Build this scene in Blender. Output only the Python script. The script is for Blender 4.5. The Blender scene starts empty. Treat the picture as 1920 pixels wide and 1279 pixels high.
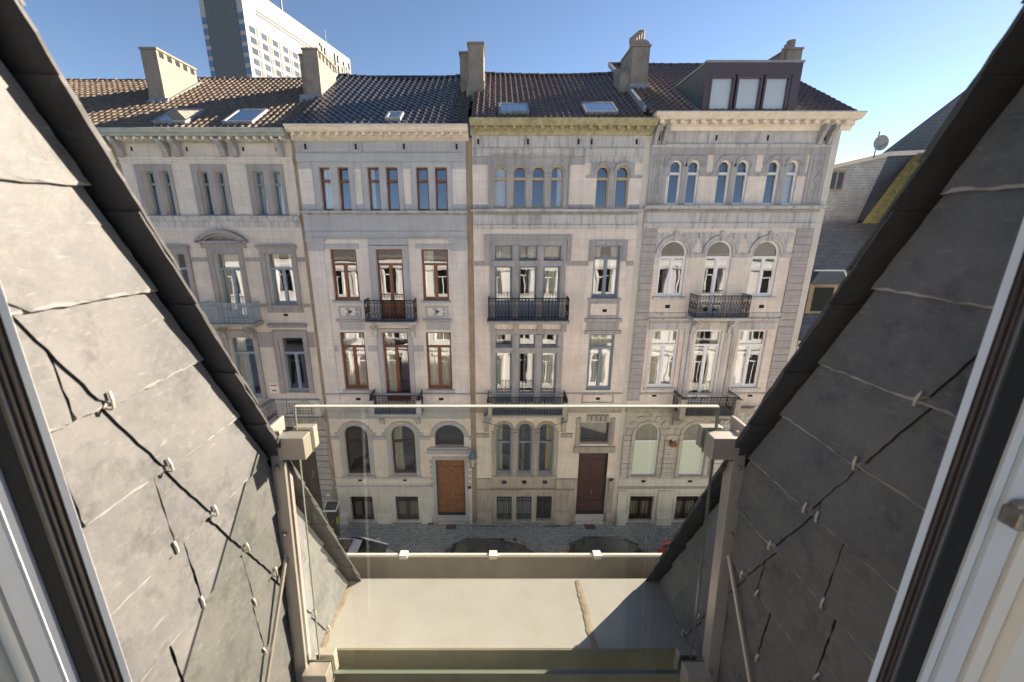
import bpy, math, random
from mathutils import Matrix, Vector
random.seed(7)
PI = math.pi
R = math.radians
scn = bpy.context.scene
COL = scn.collection

# ------------------------------------------------------------------ camera
cam_d = bpy.data.cameras.new("camera"); cam = bpy.data.objects.new("camera", cam_d); COL.objects.link(cam)
cam.location = (0, 0, 0); cam.rotation_euler = (R(90 - 15.4), 0, 0)
cam_d.sensor_width = 36; cam_d.lens = 14.006; cam_d.shift_x = 0.0156
cam_d.clip_start = 0.02; cam_d.clip_end = 3000
cam_d.dof.use_dof = True; cam_d.dof.focus_distance = 9.0; cam_d.dof.aperture_fstop = 4.5
scn.camera = cam
# ------------------------------------------------------------------ sky, sun, exposure
SUN_AZ, SUN_EL = R(60.3), R(24.2)      # azimuth to the right of +Y
w = bpy.data.worlds.new("World"); scn.world = w; w.use_nodes = True
nt = w.node_tree; bg = nt.nodes["Background"]
sky = nt.nodes.new("ShaderNodeTexSky"); sky.sky_type = 'NISHITA'; sky.sun_disc = False
sky.sun_elevation = SUN_EL; sky.sun_rotation = SUN_AZ; sky.air_density = 0.66; sky.dust_density = 0.05; sky.ozone_density = 1.0
nt.links.new(sky.outputs[0], bg.inputs[0]); bg.inputs[1].default_value = 0.05
sun_d = bpy.data.lights.new("sun", 'SUN'); sun = bpy.data.objects.new("sun", sun_d); COL.objects.link(sun)
sun_d.energy = 5.0; sun_d.angle = R(0.5); sun_d.color = (1.0, 0.85, 0.66)
sd = Vector((math.sin(SUN_AZ)*math.cos(SUN_EL), math.cos(SUN_AZ)*math.cos(SUN_EL), math.sin(SUN_EL)))
sun.rotation_euler = sd.to_track_quat('Z', 'Y').to_euler()
scn.view_settings.view_transform = 'Standard'; scn.view_settings.look = 'None'
scn.view_settings.exposure = 2.0; scn.view_settings.gamma = 1
scn.render.engine = 'CYCLES'
scn.cycles.max_bounces = 7; scn.cycles.transparent_max_bounces = 12

# ------------------------------------------------------------------ materials
def newmat(name):
    m = bpy.data.materials.new(name); m.use_nodes = True
    n = m.node_tree; b = n.nodes["Principled BSDF"]
    return m, n, b
def N(n, t, **k):
    x = n.nodes.new(t)
    for a, v in k.items():
        if a in ('inp',):
            for i, val in v.items(): x.inputs[i].default_value = val
        else: setattr(x, a, v)
    return x
def rgb(c): return (c[0], c[1], c[2], 1)
def mixc(n, a, b, fac, mode='MIX'):
    x = n.nodes.new("ShaderNodeMix"); x.data_type = 'RGBA'; x.blend_type = mode
    for s, v in ((x.inputs[6], a), (x.inputs[7], b), (x.inputs[0], fac)):
        if hasattr(v, 'is_output') or isinstance(v, bpy.types.NodeSocket): n.links.new(v, s)
        else: s.default_value = v if not isinstance(v, tuple) else rgb(v)
    return x.outputs[2]
def ramp(n, src, p0, p1, c0=(0, 0, 0), c1=(1, 1, 1)):
    r = n.nodes.new("ShaderNodeValToRGB"); n.links.new(src, r.inputs[0])
    r.color_ramp.elements[0].position = p0; r.color_ramp.elements[1].position = p1
    r.color_ramp.elements[0].color = rgb(c0); r.color_ramp.elements[1].color = rgb(c1)
    return r.outputs[0]
def noise(n, vec, scale, detail=4, rough=0.55):
    x = n.nodes.new("ShaderNodeTexNoise"); x.inputs['Scale'].default_value = scale
    x.inputs['Detail'].default_value = detail; x.inputs['Roughness'].default_value = rough
    if vec is not None: n.links.new(vec, x.inputs['Vector'])
    return x.outputs['Fac']
def mapv(n, vec, sc):
    m = n.nodes.new("ShaderNodeMapping"); m.inputs['Scale'].default_value = sc; n.links.new(vec, m.inputs['Vector'])
    return m.outputs[0]
def bump(n, b, h, strength=0.3, dist=0.01):
    x = n.nodes.new("ShaderNodeBump"); x.inputs['Strength'].default_value = strength; x.inputs['Distance'].default_value = dist
    n.links.new(h, x.inputs['Height']); n.links.new(x.outputs[0], b.inputs['Normal'])
def objco(n):
    return n.nodes.new("ShaderNodeTexCoord").outputs['Object']
def stone(name, c, c2=None, bw=0.55, bh=0.28, mortar=0.006, stain=0.35, stainc=(0.10, 0.095, 0.085), rough=0.85, groove=0.0, joint=0.72):
    m, n, b = newmat(name); co = objco(n)
    sep = n.nodes.new("ShaderNodeSeparateXYZ"); n.links.new(co, sep.inputs[0])
    add = n.nodes.new("ShaderNodeMath"); add.operation = 'ADD'; n.links.new(sep.outputs[0], add.inputs[0]); n.links.new(sep.outputs[1], add.inputs[1])
    comb = n.nodes.new("ShaderNodeCombineXYZ"); n.links.new(add.outputs[0], comb.inputs[0]); n.links.new(sep.outputs[2], comb.inputs[1])
    c2 = c2 or tuple(v*0.88 for v in c)
    br = n.nodes.new("ShaderNodeTexBrick"); n.links.new(comb.outputs[0], br.inputs['Vector'])
    br.inputs['Color1'].default_value = rgb(c); br.inputs['Color2'].default_value = rgb(c2)
    br.inputs['Mortar'].default_value = rgb(tuple(v*joint for v in c)); br.inputs['Scale'].default_value = 1
    br.inputs['Mortar Size'].default_value = mortar; br.inputs['Brick Width'].default_value = bw; br.inputs['Row Height'].default_value = bh
    n1 = noise(n, co, 1.3, 6, 0.65); n2 = noise(n, mapv(n, co, (7, 7, 0.7)), 1.0, 5, 0.7); n3 = noise(n, co, 28, 4, 0.6)
    col = mixc(n, br.outputs[0], tuple(v*0.8 for v in c), ramp(n, n1, 0.4, 0.7))
    mul = n.nodes.new("ShaderNodeMath"); mul.operation = 'MULTIPLY'; n.links.new(ramp(n, n2, 0.47, 0.72), mul.inputs[0]); mul.inputs[1].default_value = stain
    col = mixc(n, col, stainc, mul.outputs[0])
    mul2 = n.nodes.new("ShaderNodeMath"); mul2.operation = 'MULTIPLY'; n.links.new(ramp(n, n3, 0.35, 0.75), mul2.inputs[0]); mul2.inputs[1].default_value = 0.18
    col = mixc(n, col, tuple(v*0.55 for v in c), mul2.outputs[0])
    n.links.new(col, b.inputs['Base Color']); b.inputs['Roughness'].default_value = rough
    mh = n.nodes.new("ShaderNodeMath"); mh.operation = 'MULTIPLY_ADD'; n.links.new(br.outputs['Fac'], mh.inputs[0]); mh.inputs[1].default_value = -1.0 - groove; n.links.new(n3, mh.inputs[2])
    bump(n, b, mh.outputs[0], 0.5, 0.006 + groove*0.02)
    return m
def plain(name, c, rough=0.6, metal=0.0, var=0.15, scale=12, bmp=0.1, spec=None, dirt=0.0, dirtc=(0.08, 0.07, 0.06)):
    m, n, b = newmat(name); co = objco(n)
    f = noise(n, co, scale, 5, 0.6)
    col = mixc(n, c, tuple(v*(1-var*2) for v in c), ramp(n, f, 0.35, 0.75))
    if dirt:
        g = noise(n, mapv(n, co, (5, 5, 1.2)), 1.6, 6, 0.7)
        mu = n.nodes.new("ShaderNodeMath"); mu.operation = 'MULTIPLY'; n.links.new(ramp(n, g, 0.48, 0.68), mu.inputs[0]); mu.inputs[1].default_value = dirt
        col = mixc(n, col, dirtc, mu.outputs[0])
    n.links.new(col, b.inputs['Base Color']); b.inputs['Roughness'].default_value = rough; b.inputs['Metallic'].default_value = metal
    if spec is not None: b.inputs['Specular IOR Level'].default_value = spec
    if bmp: bump(n, b, f, bmp, 0.004)
    return m
def glassmat(name, refl=0.42, tint=(0.85, 0.9, 0.9), wob=0.5, scale=1.1, wd=0.012):
    m = bpy.data.materials.new(name); m.use_nodes = True; n = m.node_tree; n.nodes.clear()
    out = n.nodes.new("ShaderNodeOutputMaterial"); tr = n.nodes.new("ShaderNodeBsdfTransparent"); tr.inputs[0].default_value = rgb(tint)
    gl = n.nodes.new("ShaderNodeBsdfGlossy"); gl.inputs['Roughness'].default_value = 0.0; gl.inputs[0].default_value = (0.95, 0.97, 1, 1)
    lw = n.nodes.new("ShaderNodeFresnel"); lw.inputs[0].default_value = 1.5
    ma = n.nodes.new("ShaderNodeMath"); ma.operation = 'ADD'; ma.use_clamp = True; n.links.new(lw.outputs[0], ma.inputs[0]); ma.inputs[1].default_value = refl
    mx = n.nodes.new("ShaderNodeMixShader"); n.links.new(ma.outputs[0], mx.inputs[0]); n.links.new(tr.outputs[0], mx.inputs[1]); n.links.new(gl.outputs[0], mx.inputs[2])
    n.links.new(mx.outputs[0], out.inputs[0])
    if wob:
        co = objco(n); f = noise(n, mapv(n, co, (1.6, 1.6, 0.8)), scale, 1, 0.4)
        bp = n.nodes.new("ShaderNodeBump"); bp.inputs['Strength'].default_value = wob; bp.inputs['Distance'].default_value = wd
        n.links.new(f, bp.inputs['Height']); n.links.new(bp.outputs[0], gl.inputs['Normal'])
    return m
def slatemat(name, c, light, lf=0.5, rough=0.45, spec=0.7):
    m, n, b = newmat(name); co = objco(n)
    f1 = noise(n, co, 4, 9, 0.7); f2 = noise(n, co, 60, 7, 0.75); f3 = noise(n, mapv(n, co, (40, 26, 110)), 1.0, 5, 0.65); f4 = noise(n, co, 11, 6, 0.7)
    col = mixc(n, c, light, ramp(n, f1, 0.38, 0.72))
    col = mixc(n, col, tuple(v*0.55 for v in c), ramp(n, f4, 0.52, 0.75))
    mu = n.nodes.new("ShaderNodeMath"); mu.operation = 'MULTIPLY'; n.links.new(ramp(n, f2, 0.48, 0.72), mu.inputs[0]); mu.inputs[1].default_value = lf
    col = mixc(n, col, light, mu.outputs[0])
    mu3 = n.nodes.new("ShaderNodeMath"); mu3.operation = 'MULTIPLY'; n.links.new(ramp(n, f3, 0.60, 0.74), mu3.inputs[0]); mu3.inputs[1].default_value = 0.45
    col = mixc(n, col, tuple(v*1.9 for v in light), mu3.outputs[0])
    n.links.new(col, b.inputs['Base Color']); b.inputs['Specular IOR Level'].default_value = spec
    rr = n.nodes.new("ShaderNodeMapRange"); n.links.new(f4, rr.inputs[0]); rr.inputs[3].default_value = rough-0.08; rr.inputs[4].default_value = rough+0.16; n.links.new(rr.outputs[0], b.inputs['Roughness'])
    ad = n.nodes.new("ShaderNodeMath"); ad.operation = 'MULTIPLY_ADD'; n.links.new(f1, ad.inputs[0]); ad.inputs[1].default_value = 5.0; n.links.new(f2, ad.inputs[2])
    a2 = n.nodes.new("ShaderNodeMath"); a2.operation = 'MULTIPLY_ADD'; n.links.new(f4, a2.inputs[0]); a2.inputs[1].default_value = 2.2; n.links.new(ad.outputs[0], a2.inputs[2])
    bump(n, b, a2.outputs[0], 0.5, 0.0009)
    return m
def fishscale(name, c, c2, bw=0.22, bh=0.12):
    m, n, b = newmat(name); co = objco(n)
    sep = n.nodes.new("ShaderNodeSeparateXYZ"); n.links.new(co, sep.inputs[0])
    add = n.nodes.new("ShaderNodeMath"); add.operation = 'MULTIPLY_ADD'; n.links.new(sep.outputs[1], add.inputs[0]); add.inputs[1].default_value = 1.0; n.links.new(sep.outputs[0], add.inputs[2])
    comb = n.nodes.new("ShaderNodeCombineXYZ"); n.links.new(add.outputs[0], comb.inputs[0]); n.links.new(sep.outputs[2], comb.inputs[1])
    br = n.nodes.new("ShaderNodeTexBrick"); n.links.new(comb.outputs[0], br.inputs['Vector'])
    br.inputs['Color1'].default_value = rgb(c); br.inputs['Color2'].default_value = rgb(c2); br.inputs['Mortar'].default_value = rgb(tuple(v*0.35 for v in c))
    br.inputs['Scale'].default_value = 1; br.inputs['Mortar Size'].default_value = 0.006; br.inputs['Brick Width'].default_value = bw; br.inputs['Row Height'].default_value = bh
    f = noise(n, co, 2.0, 6, 0.7)
    col = mixc(n, br.outputs[0], tuple(v*1.5 for v in c2), ramp(n, f, 0.5, 0.8))
    n.links.new(col, b.inputs['Base Color']); b.inputs['Roughness'].default_value = 0.6
    bump(n, b, br.outputs[0], 0.6, 0.01)
    return m
M = {}
M['cream'] = stone('cream_stone', (0.78, 0.68, 0.585), (0.71, 0.63, 0.55), 0.75, 0.30, 0.006, 0.32, (0.30, 0.26, 0.21), joint=0.72)
M['cream1'] = stone('beige_stone', (0.69, 0.61, 0.52), (0.62, 0.555, 0.48), 0.8, 0.31, 0.006, 0.35, (0.28, 0.25, 0.21), joint=0.72)
M['white'] = stone('pale_stone', (0.74, 0.67, 0.60), (0.68, 0.625, 0.565), 0.8, 0.30, 0.006, 0.3, (0.3, 0.28, 0.25), joint=0.74)
M['grey'] = stone('grey_bluestone', (0.42, 0.40, 0.385), (0.36, 0.345, 0.335), 0.9, 0.6, 0.004, 0.5, (0.11, 0.10, 0.09), joint=0.8)
M['grey1'] = stone('brown_grey_bluestone', (0.37, 0.34, 0.32), (0.32, 0.295, 0.28), 0.9, 0.6, 0.004, 0.4, (0.12, 0.11, 0.10), joint=0.8)
M['greyp'] = stone('pale_weathered_bluestone', (0.58, 0.56, 0.53), (0.47, 0.455, 0.44), 1.1, 0.7, 0.004, 0.75, (0.10, 0.095, 0.09), joint=0.8)
M['blue'] = stone('blue_grey_stone', (0.46, 0.455, 0.455), (0.42, 0.42, 0.425), 1.2, 0.5, 0.004, 0.25, (0.16, 0.16, 0.16), joint=0.8)
M['rust'] = stone('rusticated_grey_stone', (0.44, 0.40, 0.375), (0.38, 0.35, 0.335), 0.62, 0.25, 0.010, 0.3, (0.14, 0.13, 0.12), groove=0.6, joint=0.6)
M['rustw'] = stone('rusticated_pale_stone', (0.58, 0.54, 0.49), (0.50, 0.47, 0.43), 0.60, 0.29, 0.014, 0.6, (0.17, 0.16, 0.15), groove=1.2, joint=0.5)
M['base'] = stone('plinth_stone', (0.66, 0.63, 0.58), (0.59, 0.565, 0.53), 1.3, 0.75, 0.005, 0.4, (0.22, 0.2, 0.18), joint=0.8)
M['base3'] = stone('stained_plinth_stone', (0.45, 0.40, 0.33), (0.38, 0.34, 0.29), 1.1, 0.6, 0.006, 0.7, (0.14, 0.12, 0.10), joint=0.75)
M['ownw'] = plain('white_painted_stucco', (0.80, 0.80, 0.82), 0.8, 0, 0.03, 2, 0.1)
M['render'] = plain('brown_render_strip', (0.36, 0.27, 0.18), 0.9, 0, 0.15, 3, 0.2, dirt=0.3)
M['renderw'] = plain('pale_render_wall', (0.60, 0.55, 0.48), 0.9, 0, 0.08, 2, 0.2, dirt=0.15, dirtc=(0.35, 0.32, 0.28))
M['cornw'] = plain('cream_painted_cornice', (0.80, 0.70, 0.57), 0.7, 0, 0.08, 3, 0.1, dirt=0.25, dirtc=(0.35, 0.28, 0.2))
M['corny'] = plain('mossy_yellow_cornice', (0.47, 0.42, 0.25), 0.8, 0, 0.2, 3, 0.2, dirt=0.6, dirtc=(0.13, 0.12, 0.06))
M['corng'] = plain('weathered_green_zinc', (0.42, 0.45, 0.40), 0.6, 0, 0.15, 4, 0.15, dirt=0.6, dirtc=(0.2, 0.22, 0.2))
M['zinc'] = plain('lead_flashing', (0.32, 0.33, 0.34), 0.5, 0.2, 0.2, 6, 0.2)
M['chim'] = plain('chimney_render', (0.31, 0.26, 0.215), 0.95, 0, 0.15, 2.5, 0.4, dirt=0.45, dirtc=(0.13, 0.11, 0.09))
M['tilebr'] = plain('brown_clay_tiles', (0.14, 0.085, 0.06), 0.33, 0, 0.25, 5, 0.2, spec=0.9)
M['tilebk'] = plain('blue_black_glazed_tiles', (0.05, 0.045, 0.047), 0.27, 0, 0.15, 4, 0.1, spec=1.0)
M['tilet'] = plain('weathered_brown_tiles', (0.20, 0.15, 0.11), 0.62, 0, 0.3, 7, 0.3, spec=0.4)
M['fblue'] = plain('blue_painted_frame', (0.17, 0.23, 0.29), 0.45, 0, 0.05)
M['fblue1'] = plain('light_blue_painted_frame', (0.24, 0.31, 0.37), 0.45, 0, 0.05)
M['fwood'] = plain('varnished_wood_frame', (0.20, 0.065, 0.022), 0.35, 0, 0.15)
M['fdark'] = plain('dark_brown_frame', (0.07, 0.03, 0.018), 0.4, 0, 0.1)
M['ftan'] = plain('tan_painted_frame', (0.50, 0.38, 0.25), 0.5, 0, 0.05)
M['fwhite'] = plain('white_painted_frame', (0.78, 0.78, 0.78), 0.4, 0, 0.03)
M['dorm'] = plain('plum_painted_panel', (0.085, 0.06, 0.07), 0.35, 0, 0.08)
M['dslate'] = plain('teal_zinc_cladding', (0.10, 0.13, 0.135), 0.5, 0.1, 0.1)
M['door'] = plain('orange_varnished_oak', (0.30, 0.125, 0.035), 0.35, 0, 0.28, 6, 0.2)
M['doorr'] = plain('dark_red_brown_door', (0.075, 0.028, 0.020), 0.35, 0, 0.12)
M['doord'] = plain('weathered_dark_door', (0.06, 0.045, 0.035), 0.5, 0, 0.2)
M['iron'] = plain('black_wrought_iron', (0.016, 0.016, 0.018), 0.45, 0.3, 0.1)
M['ironb'] = plain('pale_blue_painted_iron', (0.30, 0.37, 0.42), 0.5, 0, 0.05)
M['curt'] = plain('cream_curtain', (0.80, 0.76, 0.66), 0.9, 0, 0.05)
M['curty'] = plain('yellow_curtain', (0.78, 0.68, 0.36), 0.9, 0, 0.05)
M['blind'] = plain('white_roller_blind', (0.82, 0.85, 0.84), 0.8, 0, 0.02)
M['frost'] = plain('pale_green_frosted_film', (0.66, 0.74, 0.64), 0.5, 0, 0.03)
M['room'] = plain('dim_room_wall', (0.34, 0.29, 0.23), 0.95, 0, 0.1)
M['pane'] = glassmat('old_window_glass', 0.19, (0.9, 0.93, 0.93), 0.35)
M['paned'] = glassmat('dim_window_glass', 0.16, (0.7, 0.72, 0.7))
M['panec'] = glassmat('clear_window_glass', 0.05, (0.97, 0.98, 0.98), 0)
M['skyl'] = glassmat('skylight_glass', 0.5, (0.7, 0.8, 0.85), 0)
M['black'] = plain('black_void', (0.01, 0.01, 0.01), 0.9, 0, 0, bmp=0)
M['slateL'] = slatemat('natural_slate', (0.080, 0.082, 0.088), (0.140, 0.137, 0.137), 0.65, 0.52, 0.40)
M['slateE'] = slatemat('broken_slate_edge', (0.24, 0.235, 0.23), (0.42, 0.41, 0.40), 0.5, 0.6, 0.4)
M['slateD'] = slatemat('slate_joint_shade', (0.025, 0.025, 0.026), (0.045, 0.045, 0.045), 0.3, 0.7, 0.2)  # side faces of the slates: shade of the gaps put into the colour
M['slateV'] = slatemat('verge_slate', (0.045, 0.044, 0.046), (0.075, 0.073, 0.074), 0.3, 0.55, 0.4)
M['ledge'] = plain('pale_zinc_sheet', (0.27, 0.262, 0.25), 0.5, 0.0, 0.08, 3.5, 0.12, spec=0.4, dirt=0.3, dirtc=(0.20, 0.185, 0.155))
M['apron'] = plain('stained_zinc_apron', (0.26, 0.235, 0.15), 0.5, 0.1, 0.15, 3, 0.1, dirt=0.4, dirtc=(0.12, 0.10, 0.06))
M['gutter'] = plain('weathered_zinc_gutter', (0.30, 0.28, 0.25), 0.55, 0.15, 0.12, 3, 0.1, dirt=0.35, dirtc=(0.16, 0.14, 0.11))
M['rim'] = plain('bright_zinc_rim', (0.70, 0.68, 0.62), 0.4, 0.1, 0.03)
M['tape'] = plain('torn_sealing_tape', (0.23, 0.185, 0.135), 0.8, 0, 0.25, 40, 0.6)
M['steel'] = plain('satin_steel', (0.44, 0.395, 0.35), 0.38, 0.55, 0.04, 8, 0.03)
M['hook'] = plain('slate_hook_steel', (0.55, 0.49, 0.42), 0.4, 0.4, 0.1)
M['bal'] = glassmat('balustrade_glass', 0.012, (0.86, 0.885, 0.82), 0)
M['edge2'] = plain('pale_glass_top_edge', (0.50, 0.47, 0.40), 0.3, 0, 0.03)
M['edge'] = plain('green_glass_edge', (0.11, 0.13, 0.10), 0.2, 0, 0.03)
M['gask3'] = plain('grey_rubber_seal', (0.11, 0.105, 0.115), 0.5, 0, 0.05)
M['wframe'] = plain('white_window_frame', (0.62, 0.64, 0.66), 0.45, 0, 0.02)
M['gasket'] = plain('black_rubber_gasket', (0.012, 0.011, 0.011), 0.5, 0, 0.05)
M['gask2'] = plain('brown_rubber_seal', (0.05, 0.035, 0.028), 0.45, 0, 0.05)
M['wall'] = plain('white_plaster_reveal', (0.74, 0.70, 0.62), 0.8, 0, 0.02)
M['latch'] = plain('worn_metal_catch', (0.35, 0.33, 0.30), 0.4, 0.7, 0.2, 60)
M['asph'] = plain('asphalt', (0.055, 0.055, 0.055), 0.9, 0, 0.2, 40, 0.4)
M['kerb'] = stone('kerbstone', (0.22, 0.22, 0.215), (0.18, 0.18, 0.175), 1.0, 5, 0.01, 0.2)
M['tyre'] = plain('tyre_rubber', (0.02, 0.02, 0.02), 0.85)
M['cgrey'] = plain('silver_grey_car_paint', (0.55, 0.57, 0.60), 0.3, 0.05, 0.02, bmp=0)
M['cblk'] = plain('black_car_paint', (0.03, 0.032, 0.035), 0.25, 0.0, 0.02, bmp=0, spec=0.7)
M['cred'] = plain('red_car_paint', (0.42, 0.02, 0.02), 0.25, 0.0, 0.02, bmp=0, spec=0.6)
M['cglass'] = plain('car_glass', (0.012, 0.016, 0.016), 0.05, 0, 0, bmp=0, spec=0.8)
M['red'] = plain('red_lettering', (0.45, 0.03, 0.03), 0.5)
M['signw'] = plain('white_sign', (0.75, 0.72, 0.68), 0.5, 0, 0.02)
M['letters'] = plain('dark_sign_letters', (0.015, 0.015, 0.018), 0.5)
M['hotelw'] = plain('white_hotel_cladding', (0.36, 0.35, 0.335), 0.9, 0, 0.02, 0.2, 0, spec=0.1)
M['hotelp'] = plain('pinkish_hotel_panel', (0.50, 0.45, 0.43), 0.7, 0, 0.04, 0.2, 0)
M['hglass'] = plain('hotel_window_glass', (0.10, 0.16, 0.24), 0.08, 0, 0.1, 0.5, 0, spec=1.0)
M['hglass2'] = plain('pale_blue_hotel_window', (0.07, 0.10, 0.14), 0.8, 0, 0.2, 0.15, 0, spec=0.1)
M['hdark'] = plain('dark_hotel_panel', (0.05, 0.035, 0.03), 0.6, 0, 0.1, 0.2, 0)
M['hotelg'] = stone('dark_grey_hotel_panels', (0.17, 0.17, 0.175), (0.15, 0.15, 0.155), 1.6, 0.8, 0.06, 0.0, joint=1.35)
M['sl1'] = fishscale('light_grey_slate_cladding', (0.33, 0.32, 0.31), (0.38, 0.37, 0.35))
M['sl2'] = fishscale('dark_blue_slate_cladding', (0.06, 0.072, 0.09), (0.07, 0.085, 0.10))
M['sl3'] = fishscale('weathered_slate_roofing', (0.105, 0.11, 0.12), (0.13, 0.13, 0.13), 0.3, 0.17)
M['moss'] = plain('mossy_slate_roofing', (0.20, 0.17, 0.05), 0.9, 0, 0.3, 6, 0.3)
M['tile_d'] = plain('black_diamond_tile', (0.03, 0.03, 0.035), 0.3)
M['tile_w'] = plain('white_diamond_tile', (0.72, 0.70, 0.66), 0.35)
M['tile_g'] = plain('grey_diamond_tile', (0.36, 0.37, 0.38), 0.35)
M['lampg'] = plain('lantern_glass', (0.50, 0.47, 0.38), 0.2, 0, 0.05, bmp=0)
M['lampb'] = plain('blue_grey_lantern_metal', (0.09, 0.14, 0.17), 0.5, 0.2, 0.1)
M['yel'] = plain('yellow_sticker', (0.65, 0.55, 0.03), 0.5)
M['bluesign'] = plain('blue_sticker', (0.03, 0.12, 0.4), 0.5)
M['solar'] = plain('solar_cell', (0.02, 0.025, 0.04), 0.15, 0, 0.1, spec=0.8)
def settmat():
    m, n, b = newmat('granite_setts'); co = objco(n)
    dn = n.nodes.new("ShaderNodeTexNoise"); dn.inputs['Scale'].default_value = 3.0; n.links.new(co, dn.inputs['Vector'])
    vm = n.nodes.new("ShaderNodeVectorMath"); vm.operation = 'MULTIPLY_ADD'; n.links.new(dn.outputs['Color'], vm.inputs[0]); vm.inputs[1].default_value = (0.06, 0.06, 0); n.links.new(co, vm.inputs[2])
    br = n.nodes.new("ShaderNodeTexBrick"); n.links.new(vm.outputs[0], br.inputs['Vector'])
    br.inputs['Color1'].default_value = rgb((0.52, 0.50, 0.45)); br.inputs['Color2'].default_value = rgb((0.34, 0.34, 0.33)); br.inputs['Mortar'].default_value = rgb((0.075, 0.075, 0.06))
    br.inputs['Scale'].default_value = 1; br.inputs['Mortar Size'].default_value = 0.012; br.inputs['Mortar Smooth'].default_value = 0.4
    br.inputs['Brick Width'].default_value = 0.155; br.inputs['Row Height'].default_value = 0.125
    f = noise(n, co, 0.9, 5, 0.6); f2 = noise(n, co, 7.0, 3, 0.6)
    col = mixc(n, br.outputs[0], (0.44, 0.42, 0.37), ramp(n, f, 0.5, 0.8)); col = mixc(n, col, (0.14, 0.155, 0.175), ramp(n, f2, 0.55, 0.8))
    n.links.new(col, b.inputs['Base Color']); b.inputs['Roughness'].default_value = 0.75
    h = n.nodes.new("ShaderNodeMath"); h.operation = 'SUBTRACT'; h.inputs[0].default_value = 1; n.links.new(br.outputs['Fac'], h.inputs[1])
    bump(n, b, h.outputs[0], 0.8, 0.015)
    return m
M['sett'] = settmat()

# ------------------------------------------------------------------ mesh builder
class MB:
    def __init__(s): s.v = []; s.f = []; s.p = []
    def add(s, vs, fs):
        o = len(s.v); s.p.append((o, len(s.f))); s.v += [tuple(p) for p in vs]; s.f += [tuple(i+o for i in f) for f in fs]; return s
    def box(s, x0, x1, y0, y1, z0, z1):
        return s.add([(x0,y0,z0),(x1,y0,z0),(x1,y1,z0),(x0,y1,z0),(x0,y0,z1),(x1,y0,z1),(x1,y1,z1),(x0,y1,z1)],
                     [(0,3,2,1),(4,5,6,7),(0,1,5,4),(1,2,6,5),(2,3,7,6),(3,0,4,7)])
    def quad(s, a, b, c, d): return s.add([a, b, c, d], [(0, 1, 2, 3)])
    def prism(s, pts, ax, a, b):
        n = len(pts)
        def P(p, t): return (t, p[0], p[1]) if ax == 'x' else ((p[0], t, p[1]) if ax == 'y' else (p[0], p[1], t))
        vs = [P(p, a) for p in pts] + [P(p, b) for p in pts]
        fs = [tuple(range(n)), tuple(range(2*n-1, n-1, -1))] + [(i, (i+1) % n, n+(i+1) % n, n+i) for i in range(n)]
        return s.add(vs, fs)
    def ring(s, xc, zc, r0, r1, y0, y1, a0=0, a1=PI, n=16, sz=1.0):
        vs = []; fs = []
        for i in range(n+1):
            a = a0+(a1-a0)*i/n; c_, s_ = math.cos(a), math.sin(a)*sz
            for r, y in ((r0, y0), (r1, y0), (r1, y1), (r0, y1)): vs.append((xc+r*c_, y, zc+r*s_))
        for i in range(n):
            for k in range(4): fs.append((i*4+k, i*4+(k+1) % 4, i*4+4+(k+1) % 4, i*4+4+k))
        fs += [(0, 1, 2, 3), (n*4+3, n*4+2, n*4+1, n*4)]
        return s.add(vs, fs)
    def tube(s, path, r, n=5, closed=False):
        P = [Vector(p) for p in path]; m = len(P); vs = []; fs = []
        for i, p in enumerate(P):
            if closed: t = P[(i+1) % m]-P[i-1]
            else: t = P[min(i+1, m-1)]-P[max(i-1, 0)]
            t.normalize(); u = Vector((0, 0, 1)) if abs(t.z) < 0.9 else Vector((0, 1, 0))
            a = t.cross(u).normalized(); b = t.cross(a)
            for k in range(n):
                q = p+a*(r*math.cos(2*PI*k/n))+b*(r*math.sin(2*PI*k/n)); vs.append(tuple(q))
        for i in range(m if closed else m-1):
            j = (i+1) % m
            for k in range(n): fs.append((i*n+k, i*n+(k+1) % n, j*n+(k+1) % n, j*n+k))
        if not closed: fs += [tuple(range(n-1, -1, -1)), tuple(range((m-1)*n, m*n))]
        return s.add(vs, fs)
    def lathe(s, prof, c, n=10):
        vs = []; fs = []
        for r, z in prof:
            for k in range(n): vs.append((c[0]+r*math.cos(2*PI*k/n), c[1]+r*math.sin(2*PI*k/n), c[2]+z))
        for i in range(len(prof)-1):
            for k in range(n): fs.append((i*n+k, i*n+(k+1) % n, i*n+n+(k+1) % n, i*n+n+k))
        fs += [tuple(range(n-1, -1, -1)), tuple(range((len(prof)-1)*n, len(prof)*n))]
        return s.add(vs, fs)
    def build(s, name, mat, parent=None, smooth=False, bevel=0):
        me = bpy.data.meshes.new(name); me.from_pydata(s.v, [], s.f); me.materials.append(mat)
        if smooth:
            for p in me.polygons: p.use_smooth = True
        me.update()
        o = bpy.data.objects.new(name, me); COL.objects.link(o)
        if parent is not None:
            o.parent = parent; t = WL.get(parent.name)
            if t is not None: o.matrix_parent_inverse = Matrix.Translation(-Vector(t))
        if bevel:
            b = o.modifiers.new('bevel', 'BEVEL'); b.width = bevel; b.segments = 2; b.limit_method = 'ANGLE'
        return o
WL = {}
def build_each(mb, name, mat, parent):
    """every piece added to mb becomes an object of its own"""
    q = mb.p+[(len(mb.v), len(mb.f))]
    for (a, c), (b, d) in zip(q[:-1], q[1:]):
        m = MB(); m.add(mb.v[a:b], [tuple(i-a for i in f) for f in mb.f[c:d]]); m.build(name, mat, parent)
def tag(o, label=None, cat=None, group=None, kind=None):
    if label: o['label'] = label
    if cat: o['category'] = cat
    if group: o['group'] = group
    if kind: o['kind'] = kind
    return o
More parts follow.
